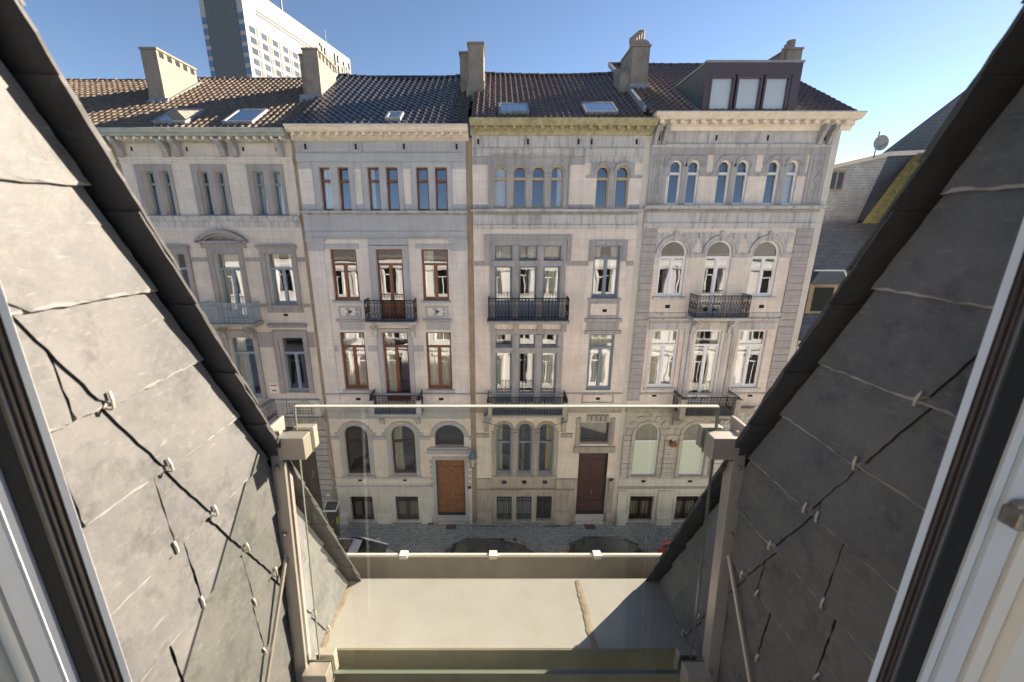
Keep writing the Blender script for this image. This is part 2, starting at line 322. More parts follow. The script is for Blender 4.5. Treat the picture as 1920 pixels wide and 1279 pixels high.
def empty(name, loc, label=None, cat=None, group=None):
    o = bpy.data.objects.new(name, None); o.location = loc; o.empty_display_size = 0.1; COL.objects.link(o); WL[o.name] = tuple(loc)
    return tag(o, label, cat, group)
def copy_tree(o, parent=None):
    c = o.copy(); COL.objects.link(c)
    if parent is not None: c.parent = parent
    for ch in list(o.children): copy_tree(ch, c)
    return c

G = -13.36      # ground level at the houses
D = 16.0        # facade plane
# ------------------------------------------------------------------ facade tools
def wall(mb, x0, x1, z0, z1, ops, y=D, dep=0.30):
    xs = sorted(set([x0, x1]+[min(max(o[i], x0), x1) for o in ops for i in (0, 1)])); zs = sorted(set([z0, z1]+[min(max(o[i], z0), z1) for o in ops for i in (2, 3)]))
    for i in range(len(xs)-1):
        for j in range(len(zs)-1):
            cx, cz = (xs[i]+xs[i+1])/2, (zs[j]+zs[j+1])/2
            if any(o[0] < cx < o[1] and o[2] < cz < o[3] for o in ops): continue
            mb.quad((xs[i], y, zs[j]), (xs[i+1], y, zs[j]), (xs[i+1], y, zs[j+1]), (xs[i], y, zs[j+1]))
    for o in ops:
        a, b, c_, d = o[:4]; arch = len(o) > 4 and o[4]
        if d <= z0 or c_ >= z1: continue
        if not arch:
            mb.quad((a,y,c_),(a,y+dep,c_),(a,y+dep,d),(a,y,d)); mb.quad((b,y,c_),(b,y,d),(b,y+dep,d),(b,y+dep,c_))
            mb.quad((a,y,c_),(b,y,c_),(b,y+dep,c_),(a,y+dep,c_)); mb.quad((a,y,d),(a,y+dep,d),(b,y+dep,d),(b,y,d))
        else:
            r = (b-a)/2; h = o[5] if len(o) > 5 else r; xc = (a+b)/2; zs_ = d-h; n = 14
            mb.quad((a,y,c_),(a,y+dep,c_),(a,y+dep,zs_),(a,y,zs_)); mb.quad((b,y,c_),(b,y,zs_),(b,y+dep,zs_),(b,y+dep,c_))
            mb.quad((a,y,c_),(b,y,c_),(b,y+dep,c_),(a,y+dep,c_))
            for i in range(n):
                t0, t1 = PI*i/n, PI*(i+1)/n
                p0 = (xc+r*math.cos(t0), zs_+h*math.sin(t0)); p1 = (xc+r*math.cos(t1), zs_+h*math.sin(t1))
                mb.quad((p0[0],y,p0[1]),(p0[0],y+dep,p0[1]),(p1[0],y+dep,p1[1]),(p1[0],y,p1[1]))
                mb.quad((p0[0],y,p0[1]),(p1[0],y,p1[1]),(p1[0],y,d),(p0[0],y,d))
def string(x0, x1, z, prof, y=D):
    """prof: (projection, dz) points of a moulding from top to bottom"""
    mb = MB(); pts = [(y+0.02, z+prof[0][1])]+[(y-p, z+dz) for p, dz in prof]+[(y+0.02, z+prof[-1][1])]
    return mb.prism(pts, 'x', x0, x1)
def dentils(mb, x0, x1, z0, z1, yb, dep, step, fill=0.5):
    n = int((x1-x0)/step); s_ = (x1-x0)/n
    for i in range(n):
        xa = x0+s_*(i+0.5-fill/2); mb.box(xa, xa+s_*fill, yb-dep, yb+0.01, z0, z1)
def window(H, x0, x1, z0, z1, fm, arch=False, transom=None, mull=True, curtain=None, cm='curt', pane='pane', rec=0.20, fw=0.055, name='window', h=None, grille=None, sill=None, low=None, lowm=None):
    y = D+rec; f = MB(); xc = (x0+x1)/2; r = (x1-x0)/2; h = h if h else r; zs = z1-h if arch else z1
    f.box(x0, x0+fw, y, y+0.07, z0, zs); f.box(x1-fw, x1, y, y+0.07, z0, zs); f.box(x0+fw, x1-fw, y, y+0.07, z0, z0+fw*1.3)
    if arch: f.ring(xc, zs, r-fw, r, y, y+0.07, n=14, sz=h/r)
    else: f.box(x0+fw, x1-fw, y, y+0.07, z1-fw, z1)
    if transom is not None: f.box(x0+fw, x1-fw, y-0.015, y+0.07, transom-0.045, transom+0.045)
    if mull: f.box(xc-0.045, xc+0.045, y-0.01, y+0.07, z0+fw*1.3, (transom-0.045) if transom else (z1-fw))
    if mull and transom:      # casement inner frames
        for a, b in ((x0+fw, xc-0.045), (xc+0.045, x1-fw)):
            f.box(a, a+0.03, y+0.02, y+0.06, z0+fw*1.3, transom-0.045); f.box(b-0.03, b, y+0.02, y+0.06, z0+fw*1.3, transom-0.045)
            f.box(a+0.03, b-0.03, y+0.02, y+0.06, z0+fw*1.3, z0+fw*1.3+0.05)
    if low is not None:       # solid lower panel of a french window
        f.box(x0+fw, x1-fw, y+0.02, y+0.06, z0+fw, low)
    W = f.build(name, fm, H)
    p = MB(); yp = y+0.035
    tilt = random.uniform(-0.006, 0.006); tz = random.uniform(-0.004, 0.004)
    if z0 > 0: tz += 0.05
    def Y(x, z): return yp+(x-xc)*tilt+(z-z0)*tz
    zl = low if low is not None else z0+0.02
    if arch:
        pts = [(x0+0.02, zl), (x1-0.02, zl)]+[(xc+(r-0.02)*math.cos(PI*i/12), zs+(h-0.02)*math.sin(PI*i/12)) for i in range(13)]
        p.add([(a, Y(a, b), b) for a, b in pts], [tuple(range(len(pts)))])
    else: p.quad((x0+0.02, Y(x0, zl), zl), (x1-0.02, Y(x1, zl), zl), (x1-0.02, Y(x1, z1), z1-0.02), (x0+0.02, Y(x0, z1), z1-0.02))
    p.build('pane', M[pane], W)
    if curtain:
        spans = {'full': [(0, 1)], 'left': [(0, 0.42)], 'right': [(0.55, 1)], 'side': [(0, 0.3), (0.7, 1)], 'blind': [(0, 1)]}[curtain]
        for a, b in spans:
            cu = MB(); xa, xb = x0+0.03+(x1-x0-0.06)*a, x0+0.03+(x1-x0-0.06)*b; n = max(8, int((xb-xa)/0.02)); ph = random.random()*6
            zt = z1-0.02
            vs = []
            for i in range(n+1):
                x = xa+(xb-xa)*i/n; d_ = 0 if curtain == 'blind' else 0.03*math.sin(x*48+ph)+0.012*math.sin(x*101+ph)
                zt_ = zt if not arch else zs+h*math.sqrt(max(0, 1-((x-xc)/r)**2))
                k = 0.0 if curtain in ('blind', 'full') else 0.25*(x-xc)*0.6
                vs += [(x, y+0.16+d_, zt_), (x+k, y+0.16+d_, (z0+zt)/2), (x, y+0.16+d_*1.4, z0+0.06)]
            cu.add(vs, [(i*3+j, i*3+j+1, i*3+j+4, i*3+j+3) for i in range(n) for j in (0, 1)])
            cu.build('roller_blind' if curtain == 'blind' else 'curtain', M['blind'] if curtain == 'blind' and cm == 'curt' else M[cm], W, smooth=True)
    if lowm:
        MB().box(x0+fw, x1-fw, y+0.012, y+0.02, z0+fw*1.3, transom-0.045).build('frosted_film', M[lowm], W)
    if grille:
        g = MB(); yg = D+0.08; nb = grille
        for i in range(nb):
            x = x0+0.05+(x1-x0-0.1)*i/(nb-1); g.tube([(x, yg, z0+0.02), (x, yg, z1-0.02)], 0.011, 5)
            g.lathe([(0.002, 0.12), (0.014, 0.06), (0.02, 0.0), (0.012, -0.04)], (x, yg, z1-0.22), 5)
        for z in (z0+0.12, z0+0.3, z1-0.30, z1-0.12): g.box(x0, x1, yg-0.012, yg+0.012, z-0.015, z+0.015)
        g.build('window_grille', M['iron'], W)
    if sill:
        MB().prism([(D-0.10, z0-0.08), (D-0.10, z0-0.02), (D+rec, z0+0.02), (D+rec, z0-0.08)], 'x', x0-sill, x1+sill).build('sill', M['grey'], W)
    return W
def surround(mb, x0, x1, z0, z1, w_=0.16, p=0.06, top=None):
    top = top or w_
    mb.box(x0-w_, x0-0.001, D-p, D+0.02, z0, z1+top); mb.box(x1+0.001, x1+w_, D-p, D+0.02, z0, z1+top); mb.box(x0-0.001, x1+0.001, D-p, D+0.02, z1+0.001, z1+top)
    mb.box(x0-w_-0.02, x0-w_, D-p-0.02, D+0.02, z0, z1+top+0.02); mb.box(x1+w_, x1+w_+0.02, D-p-0.02, D+0.02, z0, z1+top+0.02); mb.box(x0-w_, x1+w_, D-p-0.02, D+0.02, z1+top, z1+top+0.02)
def scroll(mb, x, y, z, r, hor):
    pts = []
    for i in range(9):
        a = 2*PI*i/9; dx, dz = r*math.cos(a), r*math.sin(a)
        pts.append((x+dx, y, z+dz) if hor else (x, y+dx, z+dz))
    mb.tube(pts, 0.007, 4, closed=True)
def railing(path, z0, z1, step=0.13, rings=True, bar=0.009, rail=0.018):
    mb = MB()
    for (xa, ya), (xb, yb) in zip(path[:-1], path[1:]):
        L = math.hypot(xb-xa, yb-ya); n = max(2, round(L/step)); hor = abs(xb-xa) > abs(yb-ya)
        for z, rr in ((z1, rail), (z0+0.05, rail*0.7), (z1-0.13, rail*0.5), (z0+0.16, rail*0.5)): mb.tube([(xa, ya, z), (xb, yb, z)], rr, 5)
        for i in range(n+1):
            t = i/n; x, y = xa+(xb-xa)*t, ya+(yb-ya)*t
            mb.tube([(x, y, z0), (x, y, z1)], bar if i % 6 else bar*1.8, 4)
            if i < n and rings:
                xm, ym = xa+(xb-xa)*(t+0.5/n), ya+(yb-ya)*(t+0.5/n); rr = L/n*0.42
                zm = (z0+z1)/2
                for zz in (zm-0.15, zm+0.0, zm+0.15): scroll(mb, xm, ym, zz, rr*(0.95 if zz != zm else 0.7), hor)
                scroll(mb, xm, ym, z1-0.065, rr*0.8, hor); scroll(mb, xm, ym, z0+0.10, rr*0.7, hor)
                # leaf knots
                mb.lathe([(0.003, 0.045), (0.018, 0.015), (0.018, -0.015), (0.003, -0.045)], (xm, ym, zm+0.075), 4)
                mb.lathe([(0.003, 0.045), (0.018, 0.015), (0.018, -0.015), (0.003, -0.045)], (xm, ym, zm-0.075), 4)
    return mb
def balcony(H, x0, x1, zslab, ztop, proj=0.75, im='iron', sm='grey', rings=True, brk=None, thick=0.14, name='balcony', step=0.13):
    B = string(x0, x1, zslab, [(proj, 0), (proj, -0.06), (proj-0.05, -0.07), (proj-0.09, -thick), (proj-0.2, -thick-0.02)]).build(name, M[sm], H)
    y = D-proj+0.06
    railing([(x0+0.07, D-0.02), (x0+0.07, y), (x1-0.07, y), (x1-0.07, D-0.02)], zslab+0.02, ztop, step=step, rings=rings).build('railing', M[im], B)
    if brk:
        for bx in brk:
            k = MB(); pts = [(D, zslab-thick-0.01), (D-proj+0.2, zslab-thick-0.01), (D-proj+0.2, zslab-thick-0.12), (D-proj+0.35, zslab-thick-0.22), (D-0.16, zslab-thick-0.38), (D-0.12, zslab-thick-0.62), (D, zslab-thick-0.66)]
            k.prism(pts, 'x', bx-0.09, bx+0.09).build('bracket', M[sm], B, bevel=0.015)
    return B
def vent(mb, x, z, w_=0.10, h=0.06): mb.box(x-w_, x+w_, D-0.004, D+0.01, z-h, z+h)
def tileroof(x0, x1, y0, z0, yr, m, mat, H, tw=0.24, tl=0.34, sag=0.0, name='roof'):
    mb = MB(); n = max(4, round((x1-x0)/tw)); w_ = (x1-x0)/n; run = yr-y0; L = run*math.hypot(1, m); rows = round(L/tl)
    ny, nz = -m/math.hypot(1, m), 1/math.hypot(1, m); dy, dz = run/rows, run*m/rows
    prof = [(0.0, 0.016), (0.14, 0.0), (0.34, -0.012), (0.52, -0.002), (0.64, 0.036), (0.76, 0.060), (0.90, 0.046)]
    for r_ in range(rows):
        base = []
        for i in range(n):
            jit = random.uniform(-0.004, 0.004)
            for u, hgt in prof: base.append((x0+(i+u)*w_, hgt+jit, i))
        base.append((x1, prof[0][1], n-1)); k = len(base); vs = []
        for lev, off in ((0, 0.0), (0, 0.035), (1, 0.004)):
            for x, hgt, i in base:
                sg = -sag*math.sin(PI*(x-x0)/(x1-x0))*((r_+lev)/rows)
                o_ = hgt+off if not (lev == 0 and off == 0) else hgt*0.3-0.005
                vs.append((x, y0+dy*(r_+lev*1.03)+ny*o_, z0+dz*(r_+lev*1.03)+nz*o_+sg))
        mb.add(vs, [(a*k+i, a*k+i+1, (a+1)*k+i+1, (a+1)*k+i) for a in (0, 1) for i in range(k-1)])
    o = mb.build(name, mat, H)
    rd = MB(); nn = int((x1-x0)/0.4)
    for i in range(nn):
        xa, xb = x0+(x1-x0)*i/nn, x0+(x1-x0)*(i+1)/nn; zz = z0+run*m-sag*math.sin(PI*((xa+xb)/2-x0)/(x1-x0)); e = random.uniform(-0.008, 0.008)
        pts = [(yr+0.13*math.cos(PI*q/6), zz+e+0.11*math.sin(PI*q/6)-0.03) for q in range(7)]
        rd.prism(pts, 'x', xa-0.01, xb+0.012)
        rd.prism([(a+(a-yr)*0.12, b+0.012) for a, b in pts], 'x', xb-0.05, xb+0.02)
    rd.build('ridge_tiles', mat, o)
    return o
def body(H, x0, x1, z1, yb=26.0):
    """side and back walls, attic floor: closes the house"""
    mb = MB(); mb.quad((x0, D, G), (x0, yb, G), (x0, yb, z1), (x0, D, z1)); mb.quad((x1, D, G), (x1, D, z1), (x1, yb, z1), (x1, yb, G)); mb.quad((x0, yb, G), (x1, yb, G), (x1, yb, z1), (x0, yb, z1))
    mb.quad((x0, D, z1), (x1, D, z1), (x1, yb, z1), (x0, yb, z1))
    mb.build('side_and_rear_wall', M['renderw'], H)
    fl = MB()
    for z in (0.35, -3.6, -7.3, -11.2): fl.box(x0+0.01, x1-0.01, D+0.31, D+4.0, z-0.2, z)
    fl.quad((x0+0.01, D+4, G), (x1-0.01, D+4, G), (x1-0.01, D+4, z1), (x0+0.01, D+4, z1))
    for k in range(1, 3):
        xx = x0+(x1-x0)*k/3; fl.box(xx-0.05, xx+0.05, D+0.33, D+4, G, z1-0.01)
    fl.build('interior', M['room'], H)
def backroof(H, x0, x1, yr, zr, ye, ze, mat, ys, zs_):
    mb = MB(); mb.quad((x0, yr, zr), (x1, yr, zr), (x1, ye, ze), (x0, ye, ze))
    mb.add([(x0, ys, zs_), (x0, yr, zr-0.05), (x0, ye, ze)], [(0, 1, 2)]); mb.add([(x1, ys, zs_), (x1, yr, zr-0.05), (x1, ye, ze)], [(0, 2, 1)])
    mb.build('rear_roof_slope', mat, H)
def chimney(H, x0, x1, ya, yb, zb0, zb1, zt, mat='chim', step=None, vents=0, flash=True, name='chimney'):
    """slab stack between ya (front) and yb (back); zb0/zb1 below the roof there; zt top"""
    mb = MB(); mb.prism([(ya, zb0), (yb, zb0), (yb, zt), (ya, zt)], 'x', x0, x1)
    c_ = mb.build(name, M[mat], H, bevel=0.02)
    cp = MB(); cp.box(x0-0.04, x1+0.04, ya-0.04, yb+0.04, zt, zt+0.07); cp.build('chimney_cap', M[mat], c_)
    if vents:
        n = vents; L = (yb-ya)
        for i in range(n):
            v = MB(); y = ya+L*(i+0.5)/n; v.box(x1-0.02, x1+0.006, y-L/n*0.28, y+L/n*0.28, zt-0.24, zt-0.03)
            v.build('flue_opening', M['black'], c_)
    return c_
def skylight(H, xa, xb, s0, s1, y0, z0, m, glass='skyl'):
    k = math.hypot(1, m); ny, nz = -m/k, 1/k; dy, dz = 1/k, m/k
    def P(x, s_, o_): return (x, y0+dy*s_+ny*o_, z0+dz*s_+nz*o_)
    def slab(mb, a, b, c_, d, o0, o1):
        mb.add([P(a,c_,o0),P(b,c_,o0),P(b,d,o0),P(a,d,o0),P(a,c_,o1),P(b,c_,o1),P(b,d,o1),P(a,d,o1)], [(0,3,2,1),(4,5,6,7),(0,1,5,4),(1,2,6,5),(2,3,7,6),(3,0,4,7)])
    f = MB(); e = 0.08
    slab(f, xa, xb, s0, s0+e, 0, 0.14); slab(f, xa, xb, s1-e, s1, 0, 0.14); slab(f, xa, xa+e, s0+e, s1-e, 0, 0.14); slab(f, xb-e, xb, s0+e, s1-e, 0, 0.14)
    F = f.build('skylight', M['zinc'], H)
    g = MB(); g.quad(P(xa+e, s0+e, 0.12), P(xb-e, s0+e, 0.12), P(xb-e, s1-e, 0.12), P(xa+e, s1-e, 0.12)); g.build('pane', M[glass], F)
    b = MB(); b.quad(P(xa+e, s0+e, 0.06), P(xb-e, s0+e, 0.06), P(xb-e, s1-e, 0.06), P(xa+e, s1-e, 0.06)); b.build('roller_blind', M['blind'], F)
def panel(mb, x0, x1, z0, z1, w_=0.03, p=0.025):
    mb.box(x0, x1, D-p, D+0.01, z0, z0+w_); mb.box(x0, x1, D-p, D+0.01, z1-w_, z1); mb.box(x0, x0+w_, D-p, D+0.01, z0+w_, z1-w_); mb.box(x1-w_, x1, D-p, D+0.01, z0+w_, z1-w_)
def keyvent(g, v, x, z, r=0.13):
    g.ring(x, z, r-0.02, r, D-0.02, D+0.0, 0, 2*PI, 18); v.box(x-0.035, x+0.035, D-0.012, D+0.005, z-0.09, z+0.09)
def archtrim(mb, xc, zs, r, w_=0.16, p=0.06, h=None):
    sz = (h/r) if h else 1
    mb.ring(xc, zs, r+0.002, r+w_*0.55, D-p*0.6, D+0.02, n=18, sz=sz); mb.ring(xc, zs, r+w_*0.55, r+w_, D-p, D+0.02, n=18, sz=sz)
def door(H, x0, x1, z0, z1, mat, rec=0.22):
    y = D+rec; xc = (x0+x1)/2; d = MB(); d.box(x0, xc-0.004, y, y+0.06, z0, z1); d.box(xc+0.004, x1, y, y+0.06, z0, z1)
    d.box(xc-0.03, xc+0.03, y-0.03, y, z0+0.02, z1-0.02)
    Dr = d.build('door', mat, H)
    for a, b in ((x0+0.09, xc-0.09), (xc+0.09, x1-0.09)):
        pn = MB()
        for c_, e in ((z0+0.12, z0+0.62), (z0+0.74, z0+0.95), (z0+1.08, z1-0.5), (z1-0.4, z1-0.12)):
            for i, (o_, q) in enumerate(((0, 0.028), (0.035, 0.012), (0.06, 0.022))):
                pn.box(a+o_, b-o_, y-q, y+0.001, c_+o_, e-o_) if e-c_ > 2*o_+0.02 else None
        pn.build('door_panel', mat, Dr)
    MB().tube([(xc+0.05, y-0.05, z0+1.0), (xc+0.05, y-0.07, z0+1.12), (xc+0.05, y-0.05, z0+1.24)], 0.012, 5).build('door_handle', M['hook'], Dr)
    return Dr
def pier(x0, x1, z0, z1, p=0.05): return MB().box(x0, x1, D-p, D+0.02, z0, z1)
# ================================================================== HOUSE 1 (beige, blue windows)
def house_beige():
    H = empty('townhouse', (-10.7, D, G), 'beige stone townhouse with pale blue windows and a curved pediment over the middle one', 'house', 'townhouses across the street')
    x0, x1 = -13.93, -7.52
    tw = [(-13.2,-12.78),(-12.57,-12.17),(-11.15,-10.76),(-10.53,-10.12),(-9.11,-8.69),(-8.46,-8.04)]
    ops = [(a, b, 0.58, 2.16) for a, b in tw]
    f2 = [(-13.25,-12.22,-2.88),(-11.12,-10.12,-3.52),(-9.08,-8.05,-2.88)]
    ops += [(a, b, c_, -0.83) for a, b, c_ in f2]
    f1 = [(-13.2,-12.2,-6.73),(-11.15,-10.1,-6.98),(-9.05,-8.02,-6.73)]
    ops += [(a, b, c_, -4.25) for a, b, c_ in f1]
    gf = [(-13.1,-11.9,-10.8,-8.4),(-9.55,-8.15,-13.1,-8.35)]
    ops += gf
    mb = MB(); wall(mb, x0, x1, -7.55, 2.4, [o for o in ops if o[3] > -7.5]); mb.build('facade', M['cream1'], H)
    mb = MB(); wall(mb, x0, x1, G-0.1, -7.55, [o for o in ops if o[3] < -7.5]); mb.build('ground_floor_facade', M['rust'], H)
    mb = MB(); wall(mb, x0, x1, 2.4, 3.55, []); mb.build('frieze', M['cream1'], H)
    for (a, b) in tw: window(H, a, b, 0.58, 2.16, M['fblue1'], transom=1.72, mull=False, curtain='full', cm='blind', rec=0.24)
    cu = ['left', 'full', 'side']
    for i, (a, b, c_) in enumerate(f2): window(H, a, b, c_, -0.83, M['fblue1'], transom=-1.45, curtain=cu[i], low=None, rec=0.22)
    for i, (a, b, c_) in enumerate(f1): window(H, a, b, c_, -4.25, M['fblue1'], transom=-4.98, curtain=['side', 'left', None][i], rec=0.22)
    window(H, *gf[0], M['fblue1'], transom=-9.1); door(H, -9.55, -8.15, -13.05, -8.35, M['doord'], 0.3)
    g = MB()
    for a, b in ((-13.44,-12.19),(-11.36,-10.14),(-9.29,-8.04)):   # paired surrounds
        a2, b2 = a, b+0.06
        g.box(a2, a2+0.22, D-0.04, D+0.02, 0.58, 2.38); g.box(b2-0.08, b2+0.05, D-0.04, D+0.02, 0.58, 2.38); g.box(a2+0.22, b2-0.08, D-0.04, D+0.02, 2.165, 2.38)
    for i in (0, 2, 4): g.box(tw[i][1]+0.003, tw[i+1][0]-0.003, D-0.03, D+0.25, 0.58, 2.165)
    for i, (a, b, c_) in enumerate(f2): surround(g, a, b, c_-(0.32 if i != 1 else 0.0), -0.83, 0.17, 0.07, 0.2)
    for i, (a, b, c_) in enumerate(f1): surround(g, a, b, c_, -4.25, 0.18, 0.07, 0.3)
    for i, (a, b, c_) in enumerate(f2):
        if i != 1: g.box(a-0.17, b+0.17, D-0.13, D+0.2, c_-0.1, c_-0.002); g.box(a-0.13, b+0.13, D-0.03, D+0.02, c_-0.32, c_-0.1)
    g.build('window_surrounds', M['grey1'], H)
    for a, b, z in ((-13.5,-11.98,-0.52),(-9.33,-7.8,-0.52),(-9.35,-7.78,-3.66)):
        string(a, b, z, [(0.2, 0), (0.2, -0.04), (0.12, -0.09), (0.09, -0.16)]).build('window_hood', M['grey1'], H)
    # segmental pediment
    pd = MB(); xc, zb = -10.62, -0.38; rr = 1.35; zc = zb-1.0; a0 = math.asin((rr*0.74)/rr)
    pd.ring(xc, zb-0.92, 1.22, 1.36, D-0.26, D+0.02, R(90-44), R(90+44), 16); pd.ring(xc, zb-0.92, 1.14, 1.21, D-0.17, D+0.02, R(90-44), R(90+44), 16)
    pd.box(xc-0.98, xc+0.98, D-0.26, D+0.02, zb-0.06, zb+0.03); pd.box(xc-0.86, xc+0.86, D-0.10, D+0.02, zb-0.26, zb-0.07)
    pd.prism([(xc+1.13*math.cos(R(90+44-88*i/12)), zb-0.92+1.13*math.sin(R(90+44-88*i/12))) for i in range(13)], 'y', D-0.03, D+0.01)
    pd.build('pediment', M['grey1'], H)
    b = MB()
    for z0, z1 in ((-1.16,-0.99),(-2.98,-2.83),(-4.02,-4.68)):
        for a, c_ in ((x0+0.02,-13.45),(-12.0,-11.35),(-9.9,-9.3),(-7.83,x1-0.02)): b.box(a, c_, D-0.012, D+0.01, z0, z1)
    build_each(b, 'bluestone_band', M['grey1'], H)
    st = string(x0, x1, 0.56, [(0.17, 0.0), (0.17, -0.05), (0.12, -0.09), (0.10, -0.16), (0.03, -0.2)]); dentils(st, x0, x1, 0.37, 0.44, D-0.03, 0.05, 0.06); st.build('string_course', M['greyp'], H)
    pier(x0, x1, 0.14, 0.36, 0.02).build('stained_band', M['greyp'], H)
    string(x0, x1, 2.66, [(0.07, 0), (0.07, -0.1), (0.04, -0.11), (0.04, -0.25)]).build('architrave', M['cream1'], H)
    v = MB()
    for x in (-13.4,-12.24,-11.37,-10.14,-9.3,-8.08): v.box(x-0.035, x+0.035, D-0.005, D+0.01, 2.84, 2.99)
    vent(v, -8.6, -3.3, 0.09, 0.05); build_each(v, 'air_vent', M['black'], H)
    cn = string(x0-0.05, x1+0.05, 3.50, [(0.62, 0.0), (0.66, -0.02), (0.58, -0.16), (0.50, -0.17), (0.50, -0.24), (0.30, -0.26), (0.12, -0.27), (0.12, -0.36), (0.06, -0.38)])
    C = cn.build('cornice', M['corng'], H)
    dn = MB(); dentils(dn, x0, x1, 3.15, 3.245, D-0.1, 0.36, 0.3, 0.28); build_each(dn, 'modillion', M['cornw'], C)
    for x in (-13.73,-12.08,-11.64,-9.98,-9.55,-7.88):
        MB().prism([(D, 3.2), (D-0.42, 3.2), (D-0.42, 3.1), (D-0.30, 3.02), (D-0.20, 2.88), (D-0.15, 2.66), (D, 2.6)], 'x', x-0.10, x+0.10).build('bracket', M['grey'], C, bevel=0.012)
    balcony(H, -11.72, -9.55, -3.52, -2.72, 0.72, 'ironb', 'grey1', True, (-11.2, -10.05), step=0.10)
    # stone balustrade balcony at first floor
    zb = -7.72
    B = string(-11.9, -9.55, zb+0.02, [(0.95, 0), (0.95, -0.08), (0.85, -0.14), (0.7, -0.2), (0.5, -0.22)]).build('stone_balcony', M['grey1'], H)
    bl = MB(); bl.box(-11.85, -9.6, D-0.92, D-0.74, zb+0.62, zb+0.72); bl.box(-9.78, -9.6, D-0.74, D-0.02, zb+0.62, zb+0.72); bl.box(-11.85, -9.6, D-0.9, D-0.76, zb+0.02, zb+0.10)
    for x in (-11.75, -9.72): bl.box(x-0.12, x+0.12, D-0.93, D-0.73, zb+0.1, zb+0.62)
    pr = [(0.05,0),(0.05,0.05),(0.03,0.08),(0.06,0.2),(0.055,0.28),(0.025,0.4),(0.05,0.47),(0.05,0.52)]
    for i in range(11): bl.lathe(pr, (-11.5+i*0.16, D-0.83, zb+0.10), 7)
    for i in range(4): bl.lathe(pr, (-9.70, D-0.58+i*0.15, zb+0.10), 7)
    bl.build('balustrade', M['grey1'], B)
    MB().prism([(D, zb-0.2), (D-0.7, zb-0.2), (D-0.6, zb-0.4), (D-0.25, zb-0.62), (D, zb-1.3)], 'x', -9.9, -9.66).build('bracket', M['grey1'], B)
    b2 = MB(); b2.box(-9.5, -7.6, D-0.2, D+0.02, zb+0.62, zb+0.72); b2.box(-9.5, -7.6, D-0.16, D+0.02, zb-0.05, zb+0.06); b2.box(-9.5, -9.1, D-0.14, D+0.02, zb+0.06, zb+0.62); b2.box(-7.95, -7.6, D-0.14, D+0.02, zb+0.06, zb+0.62)
    for i in range(10): b2.lathe([(r_*0.8, z_) for r_, z_ in pr], (-9.03+i*0.115, D-0.08, zb+0.08), 7)
    b2.build('balustrade', M['greyp'], H)
    string(x0, x1, -7.8, [(0.22, 0), (0.22, -0.06), (0.1, -0.12), (0.06, -0.3)]).build('string_course', M['grey1'], H)
    orn = MB()
    for x in (-9.3, -8.85, -8.35, -7.9):
        for q in (-0.07, 0, 0.07): orn.prism([(x+q-0.03, -8.0), (x+q+0.03, -8.0), (x+q+0.015, -8.28), (x+q-0.015, -8.28)], 'y', D-0.12, D+0.02)
    build_each(orn, 'triglyph_ornament', M['greyp'], H)
    q = MB()
    for i in range(15):
        z = -8.5-i*0.31; q.box(-8.1, x1-0.02, D-0.07, D+0.02, z-0.27, z)
    q.build('rusticated_pier', M['rust'], H)
    m = 0.6; y0, z0 = 15.62, 3.50
    tileroof(x0, x1+0.2, y0, z0, 21.26, m, M['tilet'], H, sag=0.03)
    skylight(H, -12.35, -11.15, 0.35, 1.75, y0, z0, m); skylight(H, -9.85, -8.75, 0.35, 1.75, y0, z0, m)
    backroof(H, x0, x1, 21.26, 6.88, 26, 3.2, M['tilet'], y0, z0)
    body(H, x0, x1, 3.2)
    c_ = chimney(H, -14.05, -13.42, 18.22, 20.35, 4.6, 5.6, 6.93, vents=5)
    MB().prism([(18.12, 5.02), (18.22, 5.16), (20.42, 6.5), (20.42, 6.36), (18.12, 4.9)], 'x', -13.42, -13.28).build('lead_flashing', M['zinc'], c_)
    MB().prism([(18.02, 4.92), (18.22, 5.22), (18.22, 4.9)], 'x', -14.1, -13.3).build('lead_flashing', M['zinc'], c_)
    MB().prism([(-14.4, 5.4), (-14.3, 5.9), (-14.12, 6.2), (-14.12, 6.5), (-14.25, 6.55), (-14.05, 6.6), (-14.05, 4.6), (-14.3, 4.8)], 'y', 18.6, 20.1).build('flue_shoulder', M['chim'], c_)
    c_ = chimney(H, -7.76, -7.15, 18.46, 20.25, 4.9, 5.9, 7.0, vents=5)
    chimney(H, -8.02, -7.77, 18.75, 20.2, 4.9, 5.9, 6.9)
    MB().prism([(18.2, 5.0), (18.46, 5.42), (18.46, 5.0)], 'x', -8.05, -7.1).build('lead_flashing', M['zinc'], c_)
    MB().box(x1-0.02, -7.38, D+0.03, D+0.2, G, 3.2).build('rendered_joint', M['render'], H)
    return H
house_beige()
